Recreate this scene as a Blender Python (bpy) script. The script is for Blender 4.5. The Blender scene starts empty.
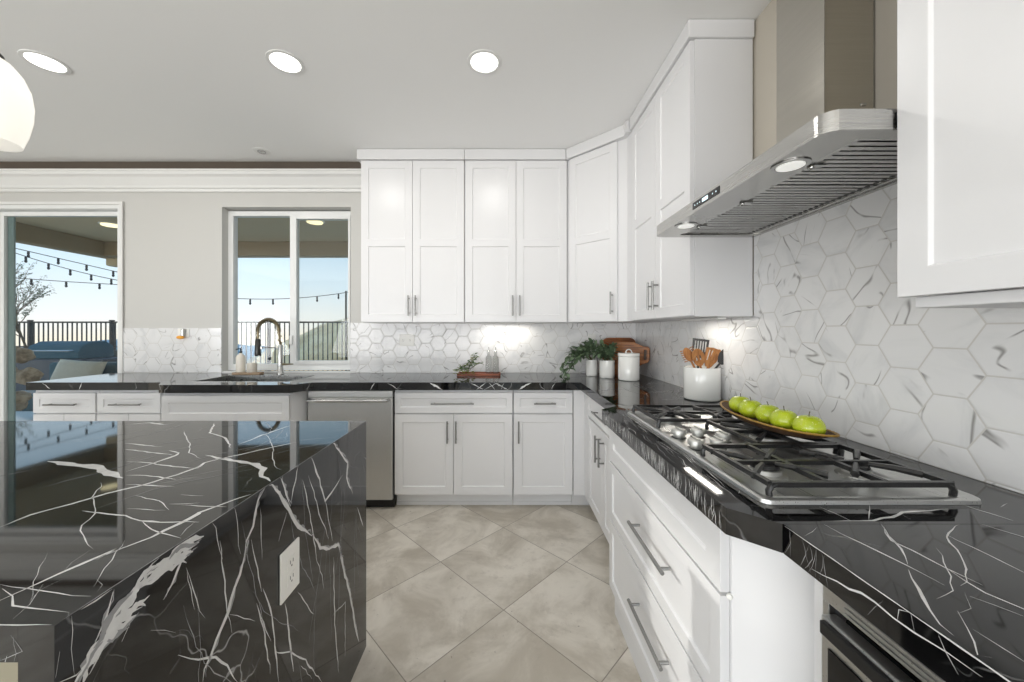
import bpy, bmesh, math, random
from mathutils import Vector, Matrix
from mathutils.geometry import tessellate_polygon
from mathutils import noise as mnoise

SC = bpy.context.scene
COL = SC.collection
random.seed(7)

# ---------------------------------------------------------------- camera, sky, large lights, exposure
cam_data = bpy.data.cameras.new('camera')
cam_data.sensor_width = 36.0
cam_data.lens = 365.0 / 1024.0 * 36.0
cam_data.shift_x = (512 - 503) / 1024.0
cam_data.shift_y = -(341 - 331) / 1024.0
cam_data.clip_start = 0.02
cam_data.clip_end = 500
cam = bpy.data.objects.new('camera', cam_data)
COL.objects.link(cam)
cam.location = (0, 0, 1.28)
cam.rotation_euler = (math.pi / 2, 0, 0)
SC.camera = cam

SC.view_settings.view_transform = 'Standard'
SC.view_settings.look = 'None'
SC.view_settings.exposure = 0.0
SC.view_settings.gamma = 1.0
SC.view_settings.use_curve_mapping = False
SC.cycles.max_bounces = 10
SC.cycles.diffuse_bounces = 5
SC.cycles.glossy_bounces = 5
SC.cycles.transparent_max_bounces = 12
SC.cycles.caustics_reflective = False
SC.cycles.caustics_refractive = False
SC.cycles.sample_clamp_indirect = 4.0

def lin(c):
    return tuple((v / 12.92 if v <= 0.04045 else ((v + 0.055) / 1.055) ** 2.4) for v in [x / 255.0 for x in c]) + (1.0,)

world = bpy.data.worlds.new('sky'); SC.world = world
world.use_nodes = True
wn = world.node_tree; wn.nodes.clear()
w_out = wn.nodes.new('ShaderNodeOutputWorld'); w_bg = wn.nodes.new('ShaderNodeBackground')
w_tc = wn.nodes.new('ShaderNodeTexCoord'); w_sep = wn.nodes.new('ShaderNodeSeparateXYZ')
w_map = wn.nodes.new('ShaderNodeMapRange'); w_r = wn.nodes.new('ShaderNodeValToRGB')
w_map.inputs['From Min'].default_value = -0.25; w_map.inputs['From Max'].default_value = 0.75
wn.links.new(w_tc.outputs['Generated'], w_sep.inputs[0]); wn.links.new(w_sep.outputs['Z'], w_map.inputs['Value'])
wn.links.new(w_map.outputs[0], w_r.inputs[0]); wn.links.new(w_r.outputs[0], w_bg.inputs[0]); wn.links.new(w_bg.outputs[0], w_out.inputs[0])
cr = w_r.color_ramp
cr.elements[0].position = 0.0; cr.elements[0].color = lin((200, 192, 176))
cr.elements[1].position = 1.0; cr.elements[1].color = lin((120, 170, 215))
for p, c in ((0.235, (238, 230, 212)), (0.262, (232, 232, 228)), (0.36, (206, 224, 236)), (0.50, (172, 204, 228))):
    e = cr.elements.new(p); e.color = lin(c)
w_bg.inputs['Strength'].default_value = 1.45

def area(name, loc, rot, sx, sy, power, color=(1, 1, 1), shape='RECTANGLE', spread=None):
    l = bpy.data.lights.new(name, 'AREA'); l.shape = shape; l.size = sx; l.size_y = sy
    l.energy = power; l.color = color
    if spread: l.spread = spread
    o = bpy.data.objects.new(name, l); COL.objects.link(o); o.location = loc; o.rotation_euler = rot
    return o
# added fill lamps in invented rear and left openings, tilted up towards the ceiling
area('rear_fill', (-2.2, -3.85, 0.95), (math.radians(126), 0, 0), 5.2, 1.7, 172, (0.98, 0.985, 1.0))
area('left_fill', (-6.0, -2.4, 0.95), (math.radians(126), 0, math.radians(-90)), 2.1, 1.7, 95, (0.96, 0.98, 1.0))
# low sun: enters through the sliding door, over the island, and catches the cooktop drawers
sun_l = bpy.data.lights.new('sun', 'SUN'); sun_l.energy = 1.8; sun_l.angle = math.radians(0.8); sun_l.color = (1.0, 0.96, 0.90)
sun = bpy.data.objects.new('sun', sun_l); COL.objects.link(sun)
sun.rotation_euler = Vector((0.89, -0.456, -0.213)).to_track_quat('-Z', 'Y').to_euler()

# ---------------------------------------------------------------- materials
def new_mat(name):
    m = bpy.data.materials.new(name); m.use_nodes = True
    nt = m.node_tree; b = nt.nodes['Principled BSDF']
    return m, nt, b
def setp(b, **k):
    for n, v in k.items():
        b.inputs[n.replace('_', ' ')].default_value = v
def node(nt, t, **k):
    n = nt.nodes.new(t)
    for a, v in k.items(): setattr(n, a, v)
    return n
def mth(nt, op, a, b=None, c=None, clamp=False):
    n = nt.nodes.new('ShaderNodeMath'); n.operation = op; n.use_clamp = clamp
    for i, v in enumerate((a, b, c)):
        if v is None: continue
        if isinstance(v, (int, float)): n.inputs[i].default_value = v
        else: nt.links.new(v, n.inputs[i])
    return n.outputs[0]
def vmth(nt, op, a, b=None, scale=None):
    n = nt.nodes.new('ShaderNodeVectorMath'); n.operation = op
    for i, v in enumerate((a, b)):
        if v is None: continue
        if isinstance(v, tuple): n.inputs[i].default_value = v
        else: nt.links.new(v, n.inputs[i])
    if scale is not None: n.inputs['Scale'].default_value = scale
    return n
def smooth(nt, x, lo, hi, a=0.0, b=1.0):
    n = nt.nodes.new('ShaderNodeMapRange'); n.interpolation_type = 'SMOOTHSTEP'
    nt.links.new(x, n.inputs['Value'])
    n.inputs['From Min'].default_value = lo; n.inputs['From Max'].default_value = hi
    n.inputs['To Min'].default_value = a; n.inputs['To Max'].default_value = b
    return n.outputs[0]
def mixc(nt, f, a, b):
    n = nt.nodes.new('ShaderNodeMix'); n.data_type = 'RGBA'
    if isinstance(f, (int, float)): n.inputs[0].default_value = f
    else: nt.links.new(f, n.inputs[0])
    for i, v in ((6, a), (7, b)):
        if isinstance(v, tuple): n.inputs[i].default_value = v
        else: nt.links.new(v, n.inputs[i])
    return n.outputs[2]
def noise(nt, vec, scale, detail=3, rough=0.5, dist=0.0, dim='3D'):
    n = nt.nodes.new('ShaderNodeTexNoise'); n.noise_dimensions = dim
    if vec is not None: nt.links.new(vec, n.inputs['Vector'])
    n.inputs['Scale'].default_value = scale; n.inputs['Detail'].default_value = detail
    n.inputs['Roughness'].default_value = rough; n.inputs['Distortion'].default_value = dist
    return n
def simple(name, rgb, rough=0.5, metal=0.0, var=0.0, vscale=8.0, coat=0.0, bump=0.0, bscale=60.0):
    """paint / plastic / ceramic with a faint procedural tone variation"""
    m, nt, b = new_mat(name)
    c = lin(rgb); setp(b, Roughness=rough, Metallic=metal)
    if coat: b.inputs['Coat Weight'].default_value = coat; b.inputs['Coat Roughness'].default_value = 0.08
    tc = node(nt, 'ShaderNodeTexCoord')
    n = noise(nt, tc.outputs['Object'], vscale)
    d = tuple(max(0, v * (1 - var)) for v in c[:3]) + (1,)
    l = tuple(min(1, v * (1 + var)) for v in c[:3]) + (1,)
    nt.links.new(mixc(nt, n.outputs[0], d, l), b.inputs['Base Color'])
    if bump:
        n2 = noise(nt, tc.outputs['Object'], bscale)
        bp = node(nt, 'ShaderNodeBump'); bp.inputs['Strength'].default_value = bump; bp.inputs['Distance'].default_value = 0.002
        nt.links.new(n2.outputs[0], bp.inputs['Height']); nt.links.new(bp.outputs[0], b.inputs['Normal'])
    return m

M = {}
M['cabinet'] = simple('white_lacquer', (228, 228, 229), 0.30, var=0.01, vscale=2)
M['carcass'] = simple('white_panel', (226, 226, 227), 0.34, var=0.01, vscale=2)
M['wall'] = simple('greige_paint', (204, 203, 199), 0.6, var=0.01, vscale=3, bump=0.05, bscale=120)
M['wall_beige'] = simple('beige_paint', (200, 193, 180), 0.6, var=0.01)
M['ceiling'] = simple('ceiling_paint', (242, 242, 241), 0.7, var=0.01, vscale=2)
M['trim'] = simple('white_trim_paint', (232, 232, 230), 0.35, var=0.01)
M['brown'] = simple('gap_shade_brown', (84, 74, 64), 0.6, var=0.1)  # shade of the gap above the crown, put into a colour
M['vinyl'] = simple('white_vinyl', (236, 237, 236), 0.3, var=0.01)
M['island_body'] = simple('olive_grey_paint', (142, 136, 116), 0.5, var=0.04)
M['black'] = simple('black_plastic', (22, 22, 23), 0.3, var=0.05)
M['black_glass'] = simple('black_glass', (14, 14, 15), 0.05, var=0.05)
M['iron'] = simple('black_cast_iron', (40, 40, 40), 0.3, var=0.15, vscale=60, bump=0.2, bscale=300)
M['ceramic'] = simple('white_ceramic', (238, 238, 234), 0.16, var=0.015, vscale=10, coat=0.4)
M['plastic_white'] = simple('white_plate', (240, 239, 234), 0.3, var=0.01)
M['slot'] = simple('grey_slot', (96, 96, 94), 0.5)
M['soil'] = simple('potting_soil', (60, 45, 34), 0.9, var=0.3, vscale=60, bump=0.6)
M['chrome'] = simple('brushed_nickel', (186, 186, 184), 0.24, 1.0, var=0.05, vscale=40)
M['pull'] = simple('dark_nickel_pull', (150, 150, 148), 0.3, 1.0, var=0.05, vscale=40)
M['knob'] = simple('satin_knob_metal', (206, 206, 202), 0.42, 0.85, var=0.03)
M['brass'] = simple('aged_brass', (142, 130, 104), 0.34, 1.0, var=0.1, vscale=40)
M['dark_metal'] = simple('dark_metal', (70, 70, 68), 0.3, 0.9, var=0.1)
M['leaf'] = simple('green_leaf', (84, 120, 62), 0.45, var=0.35, vscale=25)
M['leaf_dark'] = simple('dark_green_leaf', (104, 124, 96), 0.4, var=0.5, vscale=30)
M['leaf_yellow'] = simple('yellow_green_leaf', (128, 140, 50), 0.5, var=0.3, vscale=40)
M['stem'] = simple('green_brown_stem', (86, 82, 50), 0.7, var=0.2)
M['silicone'] = simple('black_nylon', (40, 40, 42), 0.4, var=0.1)
M['patio_soffit'] = simple('olive_stucco', (206, 188, 152), 0.85, var=0.05, vscale=2, bump=0.3, bscale=50)
M['patio_beam'] = simple('brown_beam_paint', (158, 140, 108), 0.8, var=0.05)
M['fence'] = simple('dark_iron_fence', (48, 50, 50), 0.5, var=0.1)
M['blue_fabric'] = simple('slate_blue_fabric', (62, 98, 110), 0.9, var=0.15, vscale=20, bump=0.3)
M['cream_fabric'] = simple('cream_fabric', (206, 200, 182), 0.9, var=0.12, vscale=30, bump=0.4)
M['grill'] = simple('graphite_grill_enamel', (52, 66, 78), 0.35, var=0.1)
M['bulb'] = simple('dark_bulb_glass', (40, 46, 50), 0.1, var=0.1)
M['stucco'] = simple('grey_retaining_block', (96, 98, 90), 0.9, var=0.3, vscale=6, bump=0.6, bscale=30)
M['hedge'] = simple('hedge_leaf', (72, 92, 44), 0.8, var=0.45, vscale=20, bump=0.5)
M['rope'] = simple('black_wire', (30, 30, 30), 0.6)
M['patio'] = simple('patio_concrete', (214, 208, 198), 0.85, var=0.08, vscale=3, bump=0.3)
M['cork'] = simple('wicker_brown', (84, 58, 32), 0.7, var=0.4, vscale=90, bump=0.8, bscale=200)
M['gold'] = simple('gold_rim', (166, 130, 62), 0.4, 0.6, var=0.3, vscale=100, bump=0.6, bscale=220)
M['soap'] = simple('cream_ceramic', (232, 226, 214), 0.3, var=0.02)
M['towel'] = simple('taupe_wood_slab', (170, 146, 120), 0.6, var=0.2, vscale=20)

def emit_mat(name, rgb, s):
    m, nt, b = new_mat(name)
    b.inputs['Base Color'].default_value = lin(rgb); b.inputs['Emission Color'].default_value = lin(rgb)
    b.inputs['Emission Strength'].default_value = s
    return m
M['lamp'] = emit_mat('lit_diffuser', (255, 252, 245), 4.0)
M['hood_lamp'] = emit_mat('hood_lamp_lens', (250, 250, 246), 0.5)
M['display'] = emit_mat('lit_display', (205, 228, 236), 1.3)
M['amber'] = emit_mat('amber_night_light', (214, 150, 52), 0.35)
M['shade'] = emit_mat('opal_glass_shade', (252, 248, 238), 0.5)
M['patio_lamp'] = emit_mat('warm_patio_lamp', (255, 240, 190), 1.6)

def steel(name, rgb, rough, stretch):
    m, nt, b = new_mat(name)
    setp(b, Metallic=1.0)
    tc = node(nt, 'ShaderNodeTexCoord'); mp = node(nt, 'ShaderNodeMapping'); mp.inputs['Scale'].default_value = stretch
    nt.links.new(tc.outputs['Object'], mp.inputs[0]); n = noise(nt, mp.outputs[0], 1.0, 4)
    c = lin(rgb); d = tuple(v * 0.86 for v in c[:3]) + (1,)
    nt.links.new(mixc(nt, n.outputs[0], d, c), b.inputs['Base Color'])
    nt.links.new(smooth(nt, n.outputs[0], 0.2, 0.8, rough * 0.8, rough * 1.25), b.inputs['Roughness'])
    bp = node(nt, 'ShaderNodeBump'); bp.inputs['Strength'].default_value = 0.03; bp.inputs['Distance'].default_value = 0.0003
    nt.links.new(n.outputs[0], bp.inputs['Height']); nt.links.new(bp.outputs[0], b.inputs['Normal'])
    return m
M['steel'] = steel('brushed_steel', (202, 201, 198), 0.26, (4, 4, 400))
M['steel_h'] = steel('brushed_steel_lengthwise', (216, 216, 214), 0.32, (300, 3, 300))
M['steel_hood'] = steel('brushed_hood_steel', (194, 193, 190), 0.24, (4, 4, 300))
M['steel_sink'] = steel('satin_steel', (170, 170, 168), 0.3, (60, 200, 60))
M['steel_dark'] = steel('polished_steel_duct', (198, 194, 185), 0.16, (4, 4, 200))

# thin clear glazing
def glazing(name, rgb, extra_opaque=0.0):
    m = bpy.data.materials.new(name); m.use_nodes = True; nt = m.node_tree; nt.nodes.clear()
    out = node(nt, 'ShaderNodeOutputMaterial'); t = node(nt, 'ShaderNodeBsdfTransparent'); g = node(nt, 'ShaderNodeBsdfGlossy')
    t.inputs[0].default_value = lin(rgb); g.inputs['Roughness'].default_value = 0.01
    lw = node(nt, 'ShaderNodeLayerWeight'); lw.inputs[0].default_value = 0.5
    fr = mth(nt, 'ADD', mth(nt, 'MULTIPLY', mth(nt, 'POWER', lw.outputs['Facing'], 5.0), 0.9), 0.03, clamp=True)
    mx = node(nt, 'ShaderNodeMixShader'); nt.links.new(fr, mx.inputs[0]); nt.links.new(t.outputs[0], mx.inputs[1]); nt.links.new(g.outputs[0], mx.inputs[2])
    last = mx.outputs[0]
    if extra_opaque:
        d = node(nt, 'ShaderNodeBsdfDiffuse'); d.inputs[0].default_value = lin((170, 170, 165))
        m2 = node(nt, 'ShaderNodeMixShader'); m2.inputs[0].default_value = extra_opaque
        nt.links.new(last, m2.inputs[1]); nt.links.new(d.outputs[0], m2.inputs[2]); last = m2.outputs[0]
    nt.links.new(last, out.inputs[0])
    return m
M['glass'] = glazing('clear_glass', (250, 251, 251))
M['glass_screen'] = glazing('screened_glass', (243, 245, 244), 0.06)
M['glass_edge'] = simple('teal_glass_edge', (122, 142, 140), 0.2, var=0.1)
def real_glass(name, rgb):
    m, nt, b = new_mat(name); setp(b, Roughness=0.03, IOR=1.2); b.inputs['Base Color'].default_value = lin(rgb)
    b.inputs['Transmission Weight'].default_value = 0.9
    return m
M['bottle_glass'] = real_glass('clear_bottle_glass', (236, 238, 236))

# black marble: near black stone with faint procedural veining (the big veins are inlaid strips of 'vein')
def black_marble():
    m, nt, b = new_mat('black_marble')
    tc = node(nt, 'ShaderNodeTexCoord'); geo = tc.outputs['Object']
    n1 = noise(nt, geo, 3.5, 4)
    wv = vmth(nt, 'SCALE', vmth(nt, 'SUBTRACT', n1.outputs['Color'], (0.5, 0.5, 0.5)).outputs[0], scale=0.35).outputs[0]
    wp = vmth(nt, 'ADD', geo, wv).outputs[0]
    def layer(scale, width, stretch, seed, mscale, mlo, mhi):
        mp = node(nt, 'ShaderNodeMapping'); mp.inputs['Scale'].default_value = stretch; mp.inputs['Location'].default_value = (seed, seed * 2, seed * 3)
        mp.inputs['Rotation'].default_value = (0.2, 0.3, 0.5)
        nt.links.new(wp, mp.inputs[0])
        v = node(nt, 'ShaderNodeTexVoronoi', feature='DISTANCE_TO_EDGE'); v.inputs['Scale'].default_value = scale
        nt.links.new(mp.outputs[0], v.inputs['Vector'])
        e = smooth(nt, v.outputs['Distance'], 0.0, width, 1.0, 0.0)
        k = noise(nt, mp.outputs[0], mscale, 2)
        return mth(nt, 'MULTIPLY', e, smooth(nt, k.outputs[0], mlo, mhi))
    a = layer(3.0, 0.010, (1, 1, 1), 3.1, 2.2, 0.50, 0.62)
    c = layer(5.0, 0.012, (1, 2.2, 1), 7.7, 3.0, 0.52, 0.66)
    f = mth(nt, 'MAXIMUM', mth(nt, 'MULTIPLY', a, 0.5), mth(nt, 'MULTIPLY', c, 0.3))
    cloud = noise(nt, geo, 9.0, 5, 0.6)
    base = mixc(nt, smooth(nt, cloud.outputs[0], 0.4, 0.75), lin((9, 9, 10)), lin((28, 28, 29)))
    nt.links.new(mixc(nt, f, base, lin((200, 200, 200))), b.inputs['Base Color'])
    setp(b, Roughness=0.04, IOR=1.6)
    return m
M['marble'] = black_marble()
M['vein'] = simple('white_vein_and_edge_glint', (212, 212, 211), 0.05, var=0.18, vscale=50)
M['vein_soft'] = simple('grey_vein_and_edge_glint', (150, 150, 151), 0.05, var=0.25, vscale=50)

# hexagonal marble-look wall tile
def hex_tile(name, axis):
    m, nt, b = new_mat(name)
    tc = node(nt, 'ShaderNodeTexCoord'); sep = node(nt, 'ShaderNodeSeparateXYZ'); nt.links.new(tc.outputs['Object'], sep.inputs[0])
    u = sep.outputs['X'] if axis == 'x' else sep.outputs['Y']; v = sep.outputs['Z']
    S = 0.125; R3 = math.sqrt(3)
    px = mth(nt, 'ADD', mth(nt, 'MULTIPLY', v, 1 / S), 40.12); py = mth(nt, 'ADD', mth(nt, 'MULTIPLY', u, 1 / S), 60 * R3 + 0.2)
    cx = node(nt, 'ShaderNodeCombineXYZ'); nt.links.new(px, cx.inputs[0]); nt.links.new(py, cx.inputs[1]); P = cx.outputs[0]
    s = (1.0, R3, 1.0); hs = (0.5, R3 / 2, 0.0)
    A = vmth(nt, 'SUBTRACT', vmth(nt, 'MODULO', P, s).outputs[0], hs).outputs[0]
    Bv = vmth(nt, 'SUBTRACT', vmth(nt, 'MODULO', vmth(nt, 'ADD', P, hs).outputs[0], s).outputs[0], hs).outputs[0]
    la = vmth(nt, 'LENGTH', A).outputs['Value']; lb = vmth(nt, 'LENGTH', Bv).outputs['Value']
    sel = mth(nt, 'GREATER_THAN', la, lb)
    mx = node(nt, 'ShaderNodeMix', data_type='VECTOR'); nt.links.new(sel, mx.inputs[0]); nt.links.new(A, mx.inputs[4]); nt.links.new(Bv, mx.inputs[5]); g = mx.outputs[1]
    ab = vmth(nt, 'ABSOLUTE', g).outputs[0]
    d1 = vmth(nt, 'DOT_PRODUCT', ab, (0.5, R3 / 2, 0)).outputs['Value']
    sx = node(nt, 'ShaderNodeSeparateXYZ'); nt.links.new(ab, sx.inputs[0])
    d = mth(nt, 'MAXIMUM', d1, sx.outputs[0])
    idv = vmth(nt, 'SUBTRACT', P, g).outputs[0]
    si = node(nt, 'ShaderNodeSeparateXYZ'); nt.links.new(idv, si.inputs[0])
    ix = mth(nt, 'ROUND', mth(nt, 'MULTIPLY', si.outputs[0], 2)); iy = mth(nt, 'ROUND', mth(nt, 'MULTIPLY', si.outputs[1], 2 / R3))
    ci = node(nt, 'ShaderNodeCombineXYZ'); nt.links.new(ix, ci.inputs[0]); nt.links.new(iy, ci.inputs[1])
    wn_ = node(nt, 'ShaderNodeTexWhiteNoise', noise_dimensions='2D'); nt.links.new(ci.outputs[0], wn_.inputs['Vector'])
    off = vmth(nt, 'SCALE', wn_.outputs['Color'], scale=30).outputs[0]
    rot = node(nt, 'ShaderNodeVectorRotate', rotation_type='Z_AXIS'); nt.links.new(g, rot.inputs['Vector'])
    nt.links.new(mth(nt, 'MULTIPLY', wn_.outputs['Value'], 6.28), rot.inputs['Angle'])
    q = vmth(nt, 'MULTIPLY', rot.outputs[0], (1.1, 0.4, 1.0)).outputs[0]
    q = vmth(nt, 'ADD', q, off).outputs[0]
    nv = noise(nt, q, 1.15, 1.5, 0.4, 0.15)
    ve = smooth(nt, mth(nt, 'ABSOLUTE', mth(nt, 'SUBTRACT', nv.outputs[0], 0.5)), 0.0, 0.016, 1.0, 0.0)
    msk = smooth(nt, noise(nt, q, 2.1, 2).outputs[0], 0.47, 0.60)
    cloud = smooth(nt, noise(nt, q, 1.3, 4, 0.6, 0.5).outputs[0], 0.45, 0.8)
    c0 = mixc(nt, cloud, lin((231, 231, 231)), lin((210, 211, 212)))
    c1 = mixc(nt, mth(nt, 'MULTIPLY', mth(nt, 'MULTIPLY', ve, msk), 0.85), c0, lin((140, 138, 136)))
    gr = smooth(nt, d, 0.478, 0.492)
    nt.links.new(mixc(nt, gr, c1, lin((204, 202, 198))), b.inputs['Base Color'])
    nt.links.new(smooth(nt, d, 0.478, 0.492, 0.14, 0.7), b.inputs['Roughness'])
    bp = node(nt, 'ShaderNodeBump'); bp.inputs['Strength'].default_value = 0.3; bp.inputs['Distance'].default_value = 0.002
    nt.links.new(smooth(nt, d, 0.455, 0.492, 1.0, 0.0), bp.inputs['Height']); nt.links.new(bp.outputs[0], b.inputs['Normal'])
    return m
M['tile_x'] = hex_tile('hexagon_marble_tile', 'x')
M['tile_y'] = hex_tile('hexagon_marble_tile_side', 'y')

# large diagonal porcelain floor tile, grout lines at 45 degrees
def floor_mat():
    m, nt, b = new_mat('travertine_floor_tile')
    tc = node(nt, 'ShaderNodeTexCoord'); sep = node(nt, 'ShaderNodeSeparateXYZ'); nt.links.new(tc.outputs['Object'], sep.inputs[0])
    K = 0.70
    a = mth(nt, 'DIVIDE', mth(nt, 'ADD', mth(nt, 'ADD', sep.outputs[0], sep.outputs[1]), -1.677 + 40 * K), K)
    c = mth(nt, 'DIVIDE', mth(nt, 'ADD', mth(nt, 'SUBTRACT', sep.outputs[0], sep.outputs[1]), 1.671 + 40 * K), K)
    def edge(x):
        f = mth(nt, 'FRACT', x); return mth(nt, 'MINIMUM', f, mth(nt, 'SUBTRACT', 1.0, f))
    e = mth(nt, 'MINIMUM', edge(a), edge(c))
    ci = node(nt, 'ShaderNodeCombineXYZ'); nt.links.new(mth(nt, 'FLOOR', a), ci.inputs[0]); nt.links.new(mth(nt, 'FLOOR', c), ci.inputs[1])
    w = node(nt, 'ShaderNodeTexWhiteNoise', noise_dimensions='2D'); nt.links.new(ci.outputs[0], w.inputs['Vector'])
    p = vmth(nt, 'ADD', tc.outputs['Object'], vmth(nt, 'SCALE', w.outputs['Color'], scale=9).outputs[0]).outputs[0]
    n1 = noise(nt, p, 3.2, 8, 0.62, 0.6); n2 = noise(nt, p, 14, 6, 0.7)
    col = mixc(nt, smooth(nt, n1.outputs[0], 0.34, 0.66), lin((180, 172, 158)), lin((220, 214, 203)))
    col = mixc(nt, mth(nt, 'MULTIPLY', smooth(nt, n2.outputs[0], 0.52, 0.72), 0.3), col, lin((150, 141, 128)))
    pits = smooth(nt, noise(nt, p, 45, 2).outputs[0], 0.73, 0.77)
    col = mixc(nt, mth(nt, 'MULTIPLY', pits, 0.6), col, lin((110, 102, 94)))
    g = smooth(nt, e, 0.0025, 0.005, 1.0, 0.0)
    nt.links.new(mixc(nt, g, col, lin((140, 133, 122))), b.inputs['Base Color'])
    nt.links.new(smooth(nt, n1.outputs[0], 0.3, 0.7, 0.34, 0.5), b.inputs['Roughness'])
    bp = node(nt, 'ShaderNodeBump'); bp.inputs['Strength'].default_value = 0.4; bp.inputs['Distance'].default_value = 0.002
    nt.links.new(smooth(nt, e, 0.0025, 0.006), bp.inputs['Height']); nt.links.new(bp.outputs[0], b.inputs['Normal'])
    return m
M['floor'] = floor_mat()

def wood(name, dark, light, scale=(6, 60, 6), rough=0.4):
    m, nt, b = new_mat(name)
    tc = node(nt, 'ShaderNodeTexCoord'); mp = node(nt, 'ShaderNodeMapping'); mp.inputs['Scale'].default_value = scale
    nt.links.new(tc.outputs['Object'], mp.inputs[0]); n = noise(nt, mp.outputs[0], 1.0, 5, 0.6, 1.0)
    nt.links.new(mixc(nt, smooth(nt, n.outputs[0], 0.3, 0.7), lin(dark), lin(light)), b.inputs['Base Color'])
    setp(b, Roughness=rough)
    return m
M['board_wood'] = wood('acacia_wood', (116, 66, 26), (184, 118, 58), (5, 5, 70))
M['board_dark'] = wood('walnut_wood', (104, 56, 24), (162, 96, 44), (5, 5, 50))
M['spoon_wood'] = wood('olive_wood', (128, 78, 36), (182, 126, 70), (50, 50, 8), 0.5)
M['tray_wood'] = wood('cherry_wood_tray', (110, 58, 36), (160, 92, 62), (8, 60, 60))
M['bark'] = wood('grey_bark', (88, 76, 62), (132, 118, 98), (10, 10, 10), 0.9)

def apple_mat():
    m, nt, b = new_mat('green_apple_skin')
    tc = node(nt, 'ShaderNodeTexCoord')
    n = noise(nt, tc.outputs['Object'], 25, 3); s = noise(nt, tc.outputs['Object'], 260, 1)
    c = mixc(nt, n.outputs[0], lin((158, 180, 16)), lin((196, 206, 56)))
    c = mixc(nt, smooth(nt, s.outputs[0], 0.66, 0.72), c, lin((214, 222, 130)))
    nt.links.new(c, b.inputs['Base Color']); setp(b, Roughness=0.22); b.inputs['Coat Weight'].default_value = 0.3
    return m
M['apple'] = apple_mat()
def rock_mat(name, a, c, s=2.0):
    m, nt, b = new_mat(name)
    tc = node(nt, 'ShaderNodeTexCoord'); n = noise(nt, tc.outputs['Object'], s, 7, 0.65, 0.3)
    nt.links.new(mixc(nt, smooth(nt, n.outputs[0], 0.35, 0.65), lin(a), lin(c)), b.inputs['Base Color']); setp(b, Roughness=0.95)
    return m
M['hill_dry'] = rock_mat('dry_chaparral', (216, 184, 138), (246, 220, 176), 0.5)
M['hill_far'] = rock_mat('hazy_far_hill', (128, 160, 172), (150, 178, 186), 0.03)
M['hill_green'] = rock_mat('shrubby_slope', (150, 150, 128), (184, 178, 150), 0.15)
M['stone'] = rock_mat('river_stone', (128, 112, 92), (186, 170, 148), 9)

# ---------------------------------------------------------------- mesh builder
def T(r=(0, 0, 0), t=(0, 0, 0)):
    from mathutils import Euler
    return Matrix.Translation(t) @ Euler(r).to_matrix().to_4x4()

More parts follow.
